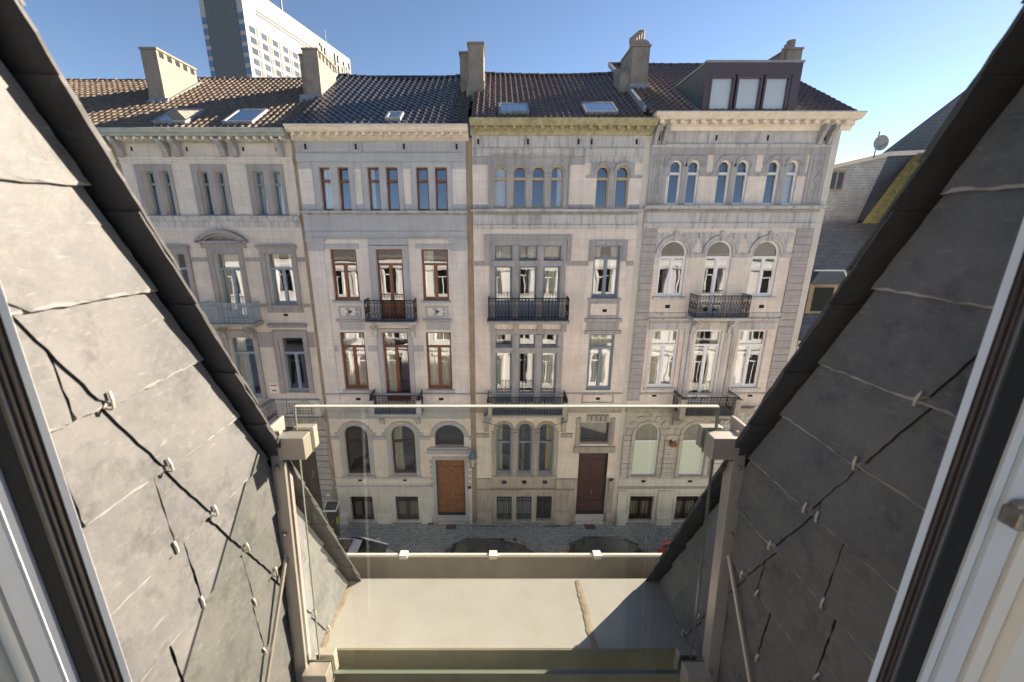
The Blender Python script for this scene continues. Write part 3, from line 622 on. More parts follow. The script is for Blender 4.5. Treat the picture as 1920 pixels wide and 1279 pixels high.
def house_left():
    H = empty('townhouse', (-17, D, G), 'leftmost townhouse with a green toothed cornice, only its top corner showing past the slates', 'house', 'townhouses across the street')
    x0, x1 = -20.5, -14.15; ops = [(-15.7,-14.9,0.55,2.2),(-17.6,-16.8,0.55,2.2),(-19.6,-18.8,0.55,2.2),(-15.9,-14.9,-2.9,-0.8),(-17.8,-16.8,-2.9,-0.8),(-15.9,-14.9,-6.7,-4.2),(-17.8,-16.8,-6.7,-4.2)]
    mb = MB(); wall(mb, x0, x1, G-0.1, 3.5, ops); mb.build('facade', M['cream1'], H)
    for o in ops: window(H, *o, M['fblue1'], transom=o[3]-0.6, curtain='full', mull=o[1]-o[0] > 0.9)
    C = string(x0-0.05, x1-0.02, 3.44, [(0.52, 0.0), (0.55, -0.03), (0.47, -0.17), (0.36, -0.22), (0.2, -0.26), (0.12, -0.42), (0.03, -0.5)])
    C = C.build('cornice', M['corng'], H); dn = MB(); dentils(dn, x0, x1, 3.02, 3.1, D-0.1, 0.08, 0.07); dn.build('dentils', M['corng'], C)
    v = MB()
    for x in (-14.5, -15.6): v.box(x-0.035, x+0.035, D-0.005, D+0.01, 2.75, 2.9)
    build_each(v, 'air_vent', M['black'], H)
    string(x0, x1, 2.6, [(0.06, 0), (0.06, -0.08), (0.02, -0.2)]).build('architrave', M['greyp'], H)
    MB().box(x1-0.02, -13.95, D+0.03, D+0.2, G, 3.2).build('rendered_joint', M['render'], H)
    tileroof(x0, x1+0.22, 15.62, 3.48, 21.1, 0.6, M['tilet'], H, sag=0.02); skylight(H, -17.6, -15.95, 0.5, 1.9, 15.62, 3.48, 0.6)
    backroof(H, x0, x1, 21.1, 6.76, 26, 3.2, M['tilet'], 15.62, 3.48); body(H, x0, x1, 3.2)
house_left()
# ================================================================== HOUSE 2 (pale, brown windows)
def house_pale():
    H = empty('townhouse', (-4.25, D, G), 'pale stone townhouse with brown wooden window frames, black balconies and an orange oak double door', 'house', 'townhouses across the street')
    x0, x1 = -7.38, -1.12
    tw = [(-6.61,-6.20),(-5.92,-5.50),(-4.81,-4.37),(-4.12,-3.67),(-2.99,-2.53),(-2.29,-1.83)]
    f2 = [(-6.53,-5.50,-2.71),(-4.74,-3.68,-3.5),(-2.94,-1.89,-2.71)]
    f1 = [(-6.50,-5.47,-6.58),(-4.74,-3.66,-7.15),(-2.92,-1.87,-6.58)]
    ga = [(-6.80,-5.72,-10.78,-8.28,True),(-4.70,-3.62,-10.78,-8.28,True),(-2.74,-1.43,-9.33,-8.24,True,0.6)]
    bs = [(-6.82,-5.78,-13.30,-11.93),(-4.72,-3.65,-13.30,-11.93)]
    dr = (-2.74,-1.43,-12.95,-9.98)
    ops = [(a, b, 0.76, 2.30) for a, b in tw]+[(a, b, c_, -0.68) for a, b, c_ in f2]+[(a, b, c_, -4.03) for a, b, c_ in f1]+ga+bs+[dr]
    mb = MB(); wall(mb, x0, x1, -7.3, 2.46, [o for o in ops if o[3] > -7.2]); mb.build('facade', M['white'], H)
    mb = MB(); wall(mb, x0, x1, -11.2, -7.3, [o for o in ops if o[3] < -7.2]); mb.build('ground_floor_facade', M['cream'], H)
    mb = MB(); wall(mb, x0, x1, G-0.1, -11.2, bs+[dr]); mb.build('plinth', M['base'], H)
    mb = MB(); wall(mb, x0, x1, 2.46, 3.6, []); mb.build('frieze', M['blue'], H)
    for i, (a, b) in enumerate(tw): window(H, a, b, 0.76, 2.30, M['fwood'], transom=1.83, mull=False, curtain=['full', None, 'left', None, 'full', None][i] if i != 4 else None, rec=0.12)
    for i, (a, b, c_) in enumerate(f2): window(H, a, b, c_, -0.68, M['fwood'], transom=-1.27, curtain=[None, None, 'left'][i], low=-2.72 if i == 1 else None, rec=0.12, fw=0.065)
    for i, (a, b, c_) in enumerate(f1): window(H, a, b, c_, -4.03, M['fwood'], transom=-4.68, curtain=['full', 'left', 'full'][i], low=-6.75 if i == 1 else None, rec=0.12, fw=0.065)
    for o in ga[:2]: window(H, o[0], o[1], o[2], o[3], M['fdark'], arch=True, transom=-9.15, mull=False, pane='paned', fw=0.09, rec=0.16, curtain='left' if o is ga[1] else None)
    o = ga[2]; window(H, o[0], o[1], o[2], o[3], M['fdark'], arch=True, h=0.6, mull=False, pane='paned', rec=0.16)
    for o in bs: window(H, *o, M['fdark'], transom=-12.25, pane='paned', curtain='full', rec=0.16, grille=9)
    door(H, *dr, M['door'])
    g = MB()
    for a, b in ((-6.82,-5.41),(-5.0,-3.58),(-3.15,-1.75)):
        i = [(-6.82), (-5.0), (-3.15)].index(a)*2; l, m1, m2, r_ = tw[i][0], tw[i][1], tw[i+1][0], tw[i+1][1]
        g.box(a, l-0.002, D-0.03, D+0.02, 0.76, 2.45); g.box(r_+0.002, b+0.08, D-0.03, D+0.02, 0.76, 2.45); g.box(l-0.002, r_+0.002, D-0.03, D+0.02, 2.302, 2.45); g.box(m1+0.002, m2-0.002, D-0.03, D+0.14, 0.76, 2.302)
        g.box(a-0.025, b+0.105, D-0.05, D+0.02, 2.45, 2.475); g.box(a-0.025, a, D-0.05, D+0.02, 0.76, 2.45); g.box(b+0.08, b+0.105, D-0.05, D+0.02, 0.76, 2.45)
    for i in (0, 2): a, b, c_ = f2[i]; g.box(a-0.2, b+0.14, D-0.02, D+0.02, -0.66, -0.47); g.box(a-0.08, b+0.06, D-0.08, D+0.12, c_-0.09, c_-0.002)
    surround(g, -4.74, -3.68, -3.5, -0.68, 0.22, 0.05, 0.14); surround(g, -4.74, -3.66, -7.15, -4.03, 0.18, 0.05, 0.14)
    for a, b, c_ in (f1[0], f1[2]): g.box(a-0.1, b+0.1, D-0.07, D+0.12, c_-0.10, c_-0.002)
    g.build('window_surrounds', M['blue'], H)
    b = MB()
    for a, c_ in ((x0, -6.62), (-5.35, -4.97), (-3.45, -3.05), (-1.78, x1)): b.box(a, c_, D-0.015, D+0.01, -4.86, -4.60)
    for a, c_ in ((x0, -6.85), (-5.33, -5.03), (-3.5, -3.18), (-1.64, x1)): b.box(a, c_, D-0.012, D+0.01, 0.75, 0.99); b.box(a, c_, D-0.012, D+0.01, 2.24, 2.46)
    build_each(b, 'bluestone_band', M['blue'], H)
    pier(x0, x1, -0.28, 0.60, 0.05).build('blue_grey_band', M['blue'], H)
    k = MB(); k.box(x0, x0+0.72, D-0.09, D+0.02, -0.40, -0.27); k.box(x1-0.72, x1, D-0.09, D+0.02, -0.40, -0.27); k.box(x0+0.03, x0+0.66, D-0.05, D+0.02, -0.72, -0.40); k.box(x1-0.66, x1-0.03, D-0.05, D+0.02, -0.72, -0.40)
    k.box(-4.98, -3.44, D-0.07, D+0.02, -0.55, -0.28); build_each(k, 'pilaster_capital', M['blue'], H)
    k = MB(); k.box(x0+0.03, x0+0.62, D-0.035, D+0.01, -7.0, -0.73); k.box(x1-0.62, x1-0.03, D-0.035, D+0.01, -7.0, -0.73); build_each(k, 'pilaster', M['white'], H)
    st = string(x0-0.03, x1+0.03, 0.75, [(0.17, 0.0), (0.17, -0.05), (0.12, -0.08)]); dentils(st, x0, x1, 0.60, 0.67, D-0.03, 0.08, 0.055); st.build('string_course', M['greyp'], H)
    string(x0, x1, 0.02, [(0.08, 0), (0.08, -0.04), (0.05, -0.05)]).build('moulding', M['blue'], H)
    string(x0, x1, -0.22, [(0.1, 0), (0.1, -0.04), (0.05, -0.06)]).build('moulding', M['blue'], H)
    string(x0, x1, -6.74, [(0.1, 0), (0.1, -0.05), (0.03, -0.09)]).build('moulding', M['blue'], H)
    ar = string(x0, x1, 2.78, [(0.06, 0), (0.06, -0.04), (0.035, -0.05), (0.035, -0.3)]); ar.build('architrave', M['blue'], H)
    gg, v = MB(), MB()
    for x in (-7.0,-5.15,-3.38,-1.45): keyvent(gg, v, x, 3.0); panel(gg, x-0.22, x+0.22, 2.79, 3.2, 0.012, 0.012)
    for a, c_ in ((-6.75,-5.4),(-4.9,-3.62),(-3.12,-1.7)): panel(gg, a, c_, 2.81, 3.19, 0.015, 0.015)
    gg.build('frieze_panels', M['blue'], H)
    for x in (-5.98, -2.38): vent(v, x, -7.02, 0.10, 0.06)
    for x in (-6.26, -4.2): vent(v, x, -11.05, 0.09, 0.06)
    build_each(v, 'air_vent', M['black'], H)
    C = string(x0-0.05, x1+0.12, 3.62, [(0.60, 0.0), (0.62, -0.04), (0.54, -0.10), (0.50, -0.17), (0.44, -0.18), (0.44, -0.21), (0.16, -0.22), (0.16, -0.34), (0.13, -0.35), (0.13, -0.41), (0.05, -0.44)]).build('cornice', M['cornw'], H)
    d2 = MB(); dentils(d2, x0, x1, 3.21, 3.27, D-0.12, 0.06, 0.075, 0.55); d2.build('dentils', M['cornw'], C); dn = MB(); dentils(dn, x0, x1, 3.30, 3.40, D-0.15, 0.26, 0.31, 0.32); build_each(dn, 'modillion', M['cornw'], C)
    # diamond tile panels
    for a in (-6.42, -2.86):
        t = MB(); panel(t, a, a+0.92, -3.40, -2.93, 0.06, 0.03); P_ = t.build('tile_panel', M['blue'], H)
        ws, gs, ds = MB(), MB(), MB(); cx, cz = a+0.46, -3.165
        for i in range(-4, 5):
            for j in range(-2, 3):
                if (i+j) % 2: continue
                s_ = 0.094; x, z = cx+i*s_, cz+j*s_
                if abs(x-cx) > 0.36 or abs(z-cz) > 0.17: continue
                t_ = ds if i == 0 and j == 0 else (ws if j % 2 == 0 else (gs if (i//2) % 2 else ws))
                q = s_*0.94; zt, zb = min(z+q, cz+0.172), max(z-q, cz-0.172); 
                t_.prism([(x-q, z), (x, z-q) if z-q >= cz-0.172 else (x, z-q), (x+q, z), (x, z+q)], 'y', D-0.012, D+0.01)
        ws.build('white_tiles', M['tile_w'], P_); gs.build('grey_tiles', M['tile_g'], P_); ds.build('black_tile', M['tile_d'], P_)
        string(a-0.12, a+1.04, -3.46, [(0.1, 0), (0.1, -0.05), (0.04, -0.1)]).build('moulding', M['blue'], H)
        pier(a-0.02, a+0.98, -3.92, -3.58, 0.03).build('carved_panel', M['blue'], H)
    balcony(H, -5.22, -3.16, -3.47, -2.60, 0.66, 'iron', 'greyp', True, (-4.98, -3.42), 0.12)
    B = balcony(H, -5.3, -3.1, -7.38, -6.55, 0.78, 'iron', 'blue', True, (-5.0, -3.42), 0.16)
    for x in (-5.18, -3.22):
        MB().box(x-0.1, x+0.1, D-0.8, D-0.6, -7.36, -6.75).build('corner_pedestal', M['blue'], B)
        MB().lathe([(0.07, 0), (0.03, 0.05), (0.06, 0.1), (0.02, 0.18)], (x, D-0.7, -6.75), 6).build('finial', M['iron'], B)
    string(x0, x1, -7.32, [(0.25, 0), (0.25, -0.06), (0.14, -0.12), (0.10, -0.2), (0.03, -0.34)]).build('string_course', M['blue'], H)
    tr = MB()
    for xc in (-6.26, -4.16): archtrim(tr, xc, -8.82, 0.54, 0.22, 0.07); tr.box(xc-0.72, xc-0.542, D-0.05, D+0.02, -10.78, -8.82); tr.box(xc+0.542, xc+0.72, D-0.05, D+0.02, -10.78, -8.82); tr.box(xc-0.75, xc+0.75, D-0.12, D+0.15, -10.9, -10.79)
    for xc in (-6.26, -4.16):
        for s_ in (-1, 1):
            for j in range(4): tr.box(*sorted((xc+s_*(0.80-0.14*j+0.0), xc+s_*(0.92-0.14*j))), D-0.02, D+0.01, -8.8+0.0+j*0.15, -8.62+j*0.15)
    archtrim(tr, -2.085, -8.84, 0.655, 0.2, 0.07, 0.6)
    tr.box(x0, x1, D-0.03, D+0.01, -7.95, -7.66)
    for a, c_ in ((x0, -7.0), (-5.5, -4.9), (-3.4, -2.95), (-1.22, x1)): tr.box(a, c_, D-0.06, D+0.01, -8.95, -8.80)
    tr.box(-3.1, -1.14, D-0.16, D+0.02, -9.62, -9.42); tr.box(-3.0, -1.2, D-0.08, D+0.02, -9.42, -9.33)
    for s_, xx in ((-1, -2.742), (1, -1.428)):
        tr.box(*sorted((xx, xx+s_*0.16)), D-0.05, D+0.02, -13.3, -9.84)
        for j in range(5): z = -10.0-j*0.30; tr.box(*sorted((xx+s_*0.16, xx+s_*0.28)), D-0.03, D+0.02, z-0.15, z)
    tr.box(-2.742, -1.428, D-0.05, D+0.02, -9.978, -9.84)
    tr.build('bluestone_trim', M['blue'], H)
    string(x0, -2.95, -10.92, [(0.07, 0), (0.07, -0.05), (0.03, -0.08)]).build('moulding', M['base'], H)
    string(x0, -2.95, -11.32, [(0.14, 0), (0.14, -0.07), (0.06, -0.14)]).build('moulding', M['base'], H)
    fo = MB()
    for a, c_ in ((x0, -7.0), (-5.6, -4.9), (-3.5, -3.0), (-1.24, x1)): fo.prism([(D+0.02, -12.85), (D-0.08, -12.95), (D-0.14, -13.4), (D+0.02, -13.4)], 'x', a, c_)
    build_each(fo, 'plinth_foot', M['base'], H)
    sp = MB(); sp.box(-2.72, -1.45, D-0.14, D+0.3, G, -13.26); sp.box(-2.74, -1.43, D-0.02, D+0.3, -13.26, -12.95); sp.build('doorstep', M['blue'], H)
    m = 0.6; y0, z0 = 15.62, 3.62
    tileroof(x0, x1+0.1, y0, z0, 21.39, m, M['tilebk'], H, 0.26, 0.36, sag=0.16); skylight(H, -3.98, -3.42, 0.3, 1.05, y0, z0, m)
    backroof(H, x0, x1, 21.39, 7.07, 26, 3.3, M['tilebk'], y0, z0); body(H, x0, x1, 3.3)
    MB().box(x1-0.02, -0.88, D+0.03, D+0.2, G, 3.3).build('rendered_joint', M['render'], H)
    chimney(H, -1.12, -0.50, 18.46, 19.7, 4.9, 5.6, 7.2)
    c_ = chimney(H, -1.50, -1.14, 19.0, 20.0, 5.0, 5.6, 7.08)
    MB().prism([(-1.22, 5.5), (-1.12, 5.9), (-0.48, 5.9), (-0.48, 4.9), (-1.22, 4.9)], 'y', 18.42, 19.0).build('chimney_shoulder', M['chim'], c_)
    MB().prism([(18.25, 5.1), (18.46, 5.36), (18.46, 5.0)], 'x', -1.25, -0.42).build('lead_flashing', M['zinc'], c_)
    MB().prism([(18.35, 5.18), (18.45, 5.42), (19.75, 6.2), (19.75, 6.05)], 'x', -0.51, -0.40).build('lead_flashing', M['zinc'], c_)
    return H
house_pale()
# ================================================================== HOUSE 3 (cream, yellow cornice)
def house_yellow():
    H = empty('townhouse', (2.3, D, G), 'cream stone townhouse with a mossy yellow cornice, triple blue windows and a dark red-brown door', 'house', 'townhouses across the street')
    x0, x1 = -0.88, 5.45
    tw = [(-0.08,0.41),(0.64,1.14),(1.34,1.84),(2.05,2.55),(3.77,4.25),(4.50,4.99)]
    c3 = [(-0.05,0.65),(0.91,1.64),(1.88,2.58)]
    c1 = [(-0.02,0.67),(0.96,1.64),(1.91,2.58)]
    g3 = [(0.0,0.71),(0.96,1.64),(1.90,2.60)]
    b3 = [(0.03,0.74),(0.95,1.67),(1.90,2.62)]
    dr = (3.76,5.08,-12.9,-9.61); ft = (3.73,5.06,-9.2,-8.13); r2 = (3.85,4.93,-2.61,-0.53); r1 = (3.87,4.93,-6.6,-4.12)
    top = [(a, b, 0.87, 2.35, True) for a, b in tw]
    ops = [(a, b, -1.12, -0.53) for a, b in c3]+[(a, b, -3.5, -1.33) for a, b in c3]+[r2, r1]+[(a, b, -4.68, -4.12) for a, b in c1]+[(a, b, -7.2, -4.91) for a, b in c1]
    gops = [(a, b, -10.8, -8.18, True) for a, b in g3]+[(a, b, -13.28, -11.93) for a, b in b3]+[dr, ft]
    mb = MB(); wall(mb, x0, x1, 0.66, 2.44, top); wall(mb, x0, x1, -7.3, 0.66, ops); mb.build('facade', M['cream'], H)
    mb = MB(); wall(mb, x0, x1, -10.95, -7.3, gops); mb.build('ground_floor_facade', M['cream'], H)
    mb = MB(); wall(mb, x0, x1, G-0.1, -10.95, gops[3:7]); mb.build('plinth', M['base3'], H)
    mb = MB(); wall(mb, x0, x1, 2.44, 3.8, []); mb.build('frieze', M['greyp'], H)
    for i, o in enumerate(top): window(H, o[0], o[1], o[2], o[3], M['ftan'], arch=True, transom=1.90, mull=False, curtain=['full', None, None, 'right', None, None][i], rec=0.13, fw=0.045, pane='pane')
    for i, (a, b) in enumerate(c3):
        window(H, a, b, -1.12, -0.53, M['fblue'], mull=False, curtain='full'); window(H, a, b, -3.5, -1.33, M['fblue'], mull=False, curtain='full' if i != 1 else 'right', low=-2.75, fw=0.08)
    for i, (a, b) in enumerate(c1):
        window(H, a, b, -4.68, -4.12, M['fblue'], mull=False, curtain='left' if i != 1 else None); window(H, a, b, -7.2, -4.91, M['fblue'], mull=False, curtain='full' if i != 1 else None, fw=0.08, low=-6.75)
    window(H, *r2, M['fblue'], transom=-1.04, curtain='side', fw=0.07); window(H, *r1, M['fblue'], transom=-4.72, curtain='full', fw=0.07, rec=0.1)
    for i, o in enumerate(gops[:3]): window(H, o[0], o[1], o[2]+0.0, o[3], M['fblue'], arch=True, transom=-9.20, mull=False, pane='paned', fw=0.085, curtain=['left', None, 'right'][i], cm='curty' if i else 'curt')
    for i, o in enumerate(gops[3:6]): window(H, *o, M['fblue'] if i < 2 else M['fdark'], transom=None, mull=True, pane='paned', curtain='full' if i < 2 else None, cm='blind', grille=7, rec=0.2)
    door(H, *dr, M['doorr']); window(H, *ft, M['fdark'], mull=False, pane='paned', rec=0.22, fw=0.09)
    g = MB()
    # top arcade surround
    ar = MB(); ops_ = [(a-0.001, b+0.001, 0.87, 2.351, True) for a, b in tw[:4]]; wall(ar, -0.25, 2.70, 0.87, 2.62, ops_, y=D-0.05, dep=0.06)
    ops_ = [(a-0.001, b+0.001, 0.87, 2.351, True) for a, b in tw[4:]]; wall(ar, 3.55, 5.15, 2.0, 2.44, [(a, b, 2.0, d_, True) for a, b, c_, d_, e_ in ops_], y=D-0.04, dep=0.05)
    ar.box(3.36, 3.74, D-0.06, D+0.02, 1.92, 2.0); ar.box(5.02, x1, D-0.06, D+0.02, 1.92, 2.0); ar.box(4.28, 4.47, D-0.05, D+0.1, 0.87, 2.0)
    ar.box(-0.28, 2.73, D-0.10, D+0.02, 2.62, 2.68); ar.box(-0.29, -0.25, D-0.10, D+0.02, 0.87, 2.62); ar.box(2.70, 2.74, D-0.10, D+0.02, 0.87, 2.62)
    for a, b in tw: ar.ring((a+b)/2, 2.35-(b-a)/2, (b-a)/2+0.03, (b-a)/2+0.11, D-0.085, D-0.03, n=14)
    for a, b in ((0.43,0.62),(1.16,1.32),(1.86,2.03)): ar.box(a, b, D-0.09, D-0.03, 1.95, 2.06)
    ar.build('arcade_surround', M['grey'], H)
    # 2F cross window surround
    def cross(cs, za, zb_, zc, zd, xa, xb):
        g.box(xa, cs[0][0]-0.002, D-0.04, D+0.02, zd, za+0.2); g.box(cs[2][1]+0.002, xb, D-0.04, D+0.02, zd, za+0.2); g.box(cs[0][0]-0.002, cs[2][1]+0.002, D-0.04, D+0.02, za+0.002, za+0.2)
        for i in (0, 1): g.box(cs[i][1]+0.002, cs[i+1][0]-0.002, D-0.07, D+0.24, zd, za); g.box(cs[i][1]+0.07, cs[i+1][0]-0.07, D-0.10, D-0.02, zd, za)
        g.box(xa+0.08, xb-0.08, D-0.085, D+0.24, zc+0.002, zb_-0.002)
    cross(c3, -0.53, -1.12, -1.33, -3.5, -0.25, 2.77); cross(c1, -4.12, -4.68, -4.91, -7.2, -0.22, 2.80)
    g.box(-0.44, -0.26, D-0.06, D+0.02, -1.12, -0.13); g.box(2.78, 2.95, D-0.06, D+0.02, -1.12, -0.13); g.box(-0.26, 2.78, D-0.06, D+0.02, -0.32, -0.13)
    surround(g, 3.85, 4.93, -1.14, -0.53, 0.18, 0.05, 0.17)
    for a, c_ in ((x0+0.02, -0.26), (2.8, 3.66), (5.13, x1-0.02)): g.box(a, c_, D-0.015, D+0.01, -1.32, -1.13)
    g.box(3.72, 5.05, D-0.1, D+0.15, -2.72, -2.615); panel(g, 3.75, 5.02, -3.42, -2.74, 0.1, 0.03); g.box(3.64, 5.14, D-0.09, D+0.02, -3.58, -3.44); g.box(3.72, 5.06, D-0.03, D+0.02, -3.9, -3.6); g.box(3.66, 5.16, D-0.09, D+0.02, -4.1, -3.95)
    g.box(-0.25, 2.85, D-0.05, D+0.01, -4.0, -3.93)
    for i in range(4): xx = -0.15+i*0.98; g.box(xx-0.1, xx+0.1, D-0.10, D+0.02, -4.0, -3.66)
    panel(g, 3.72, 5.1, -7.2, -6.78, 0.05, 0.03)
    g.build('bluestone_trim', M['grey'], H)
    string(x0, x1, -6.72, [(0.06, 0), (0.06, -0.04), (0.02, -0.07)]).build('moulding', M['grey'], H)
    st = string(x0-0.06, x1+0.1, 0.80, [(0.2, 0.0), (0.2, -0.05), (0.13, -0.09)]); dentils(st, x0, x1, 0.62, 0.69, D-0.03, 0.09, 0.055); st.build('string_course', M['greyp'], H)
    bb = pier(x0, x1, 0.24, 0.61, 0.03); bb.build('stained_band', M['greyp'], H); string(x0, x1, 0.24, [(0.08, 0), (0.06, -0.05), (0.03, -0.17)]).build('moulding', M['greyp'], H)
    string(x0, x1, 2.93, [(0.07, 0), (0.07, -0.04), (0.04, -0.05), (0.04, -0.26)]).build('architrave', M['greyp'], H)
    b = MB(); b.box(x0, -0.27, D-0.012, D+0.01, 2.38, 2.66); b.box(2.75, 3.3, D-0.012, D+0.01, 2.38, 2.66); b.box(x0, -0.27, D-0.012, D+0.01, 0.83, 0.98); b.box(2.75, 3.7, D-0.012, D+0.01, 0.83, 0.98); b.box(5.05, x1, D-0.012, D+0.01, 0.83, 0.98); build_each(b, 'bluestone_band', M['grey'], H)
    gg, v = MB(), MB()
    for x in (-0.65, 1.17, 3.02, 3.5, 5.15): keyvent(gg, v, x, 3.16, 0.12)
    for a, c_ in ((-0.4, 0.92), (1.42, 2.78), (3.72, 4.92)): panel(gg, a, c_, 2.97, 3.35, 0.015, 0.015)
    gg.build('frieze_panels', M['greyp'], H)
    vent(v, 4.43, -3.12, 0.09, 0.06); vent(v, 4.42, -7.0, 0.09, 0.06)
    build_each(v, 'air_vent', M['black'], H)
    lv = MB()
    for x in (0.38, 1.30, 2.25): lv.box(x-0.1, x+0.1, D-0.12, D+0.01, -11.18, -11.08)
    build_each(lv, 'cellar_vent', M['bluesign'] if 0 else M['iron'], H)
    C = string(x0-0.05, x1+0.22, 3.82, [(0.60, 0.0), (0.62, -0.04), (0.52, -0.14), (0.48, -0.17), (0.44, -0.21), (0.20, -0.22), (0.18, -0.33), (0.10, -0.36), (0.05, -0.45)]).build('cornice', M['corny'], H)
    dn = MB(); dentils(dn, x0, x1+0.1, 3.50, 3.61, D-0.19, 0.22, 0.33, 0.32); build_each(dn, 'modillion', M['corny'], C)
    balcony(H, -0.36, 2.92, -3.43, -2.52, 0.66, 'iron', 'grey', True, None, 0.13)
    B = balcony(H, -0.40, 3.0, -7.42, -6.62, 0.80, 'iron', 'grey', True, (-0.28, 2.95), 0.13)
    for x in (-0.25, 2.85): MB().box(x-0.09, x+0.09, D-0.82, D-0.6, -7.40, -6.85).build('corner_pedestal', M['base3'], B)
    for x in (-0.34, 2.94): MB().lathe([(0.06, 0), (0.025, 0.04), (0.05, 0.09), (0.015, 0.2)], (x, D-0.72, -6.85), 6).build('finial', M['iron'], B)
    string(x0, x1, -7.35, [(0.22, 0), (0.22, -0.06), (0.12, -0.12), (0.08, -0.3)]).build('string_course', M['base3'], H)
    # ground floor trims
    t = MB()
    for a, b in g3: archtrim(t, (a+b)/2, -8.18-(b-a)/2, (b-a)/2, 0.12, 0.05)
    t.box(-0.2, -0.002, D-0.04, D+0.02, -10.8, -8.54); t.box(2.602, 2.8, D-0.04, D+0.02, -10.8, -8.54)
    for a, b in ((0.712,0.958),(1.642,1.898)): t.box(a, b, D-0.04, D+0.24, -10.8, -8.54); t.lathe([(0.08,0),(0.06,0.06),(0.055,1.0),(0.05,2.0),(0.09,2.12),(0.09,2.2)], ((a+b)/2, D-0.05, -10.78), 8)
    for a, b in ((x0, -0.3), (2.9, 3.4)): t.box(a, b, D-0.08, D+0.02, -8.85, -8.65)
    for x in (-0.42, 2.98):
        t.prism([(D, -7.6), (D-0.5, -7.6), (D-0.45, -7.8), (D-0.2, -8.1), (D-0.14, -8.5), (D, -8.6)], 'x', x-0.1, x+0.1)
    t.box(3.5, 5.35, D-0.1, D+0.02, -9.6, -9.3); t.box(3.55, 3.728, D-0.07, D+0.02, -9.3, -7.9); t.box(5.062, 5.24, D-0.07, D+0.02, -9.3, -7.9); t.box(3.45, 5.35, D-0.14, D+0.02, -8.05, -7.7) if 0 else None
    for i in range(5): t.box(4.0+i*0.2, 4.14+i*0.2, D-0.12, D+0.02, -8.05, -7.75)
    t.box(x0, -0.25, D-0.10, D+0.02, -11.45, -10.95); t.box(2.75, 3.6, D-0.10, D+0.02, -11.45, -10.95); t.box(5.2, x1, D-0.1, D+0.02, -11.6, -10.95)
    t.box(-0.2, 2.8, D-0.09, D+0.15, -10.92, -10.81)
    for a, c_ in ((x0, -0.22), (2.75, 3.45)): t.box(a, c_, D-0.06, D+0.02, -12.7, -11.6); t.prism([(D+0.02, -12.7), (D-0.1, -12.75), (D-0.18, -13.0), (D-0.2, -13.4), (D+0.02, -13.4)], 'x', a, c_)
    t.prism([(D+0.02, -12.7), (D-0.1, -12.75), (D-0.18, -13.0), (D-0.2, -13.4), (D+0.02, -13.4)], 'x', 5.16, x1)
    t.build('stone_trim', M['base3'], H)
    string(x0, 3.6, -11.46, [(0.2, 0), (0.2, -0.06), (0.1, -0.14)]).build('moulding', M['base3'], H)
    sp = MB(); sp.box(3.78, 5.08, D-0.14, D+0.3, G, -13.24); sp.box(3.77, 5.07, D-0.02, D+0.3, -13.24, -12.9); sp.build('doorstep', M['base'], H)
    m = 0.6; y0, z0 = 15.62, 3.80
    tileroof(x0, x1+0.1, y0, z0, 20.95, m, M['tilebr'], H, 0.22, 0.33, sag=0.08)
    skylight(H, 0.1, 1.2, 0.4, 1.42, y0, z0, m); skylight(H, 3.2, 4.4, 0.4, 1.52, y0, z0, m)
    backroof(H, x0, x1, 20.95, 7.0, 26, 3.4, M['tilebr'], y0, z0); body(H, x0, x1, 3.4)
    MB().box(x1-0.02, 5.70, D+0.03, D+0.2, G, 3.6).build('rendered_joint', M['renderw'], H)
house_yellow()
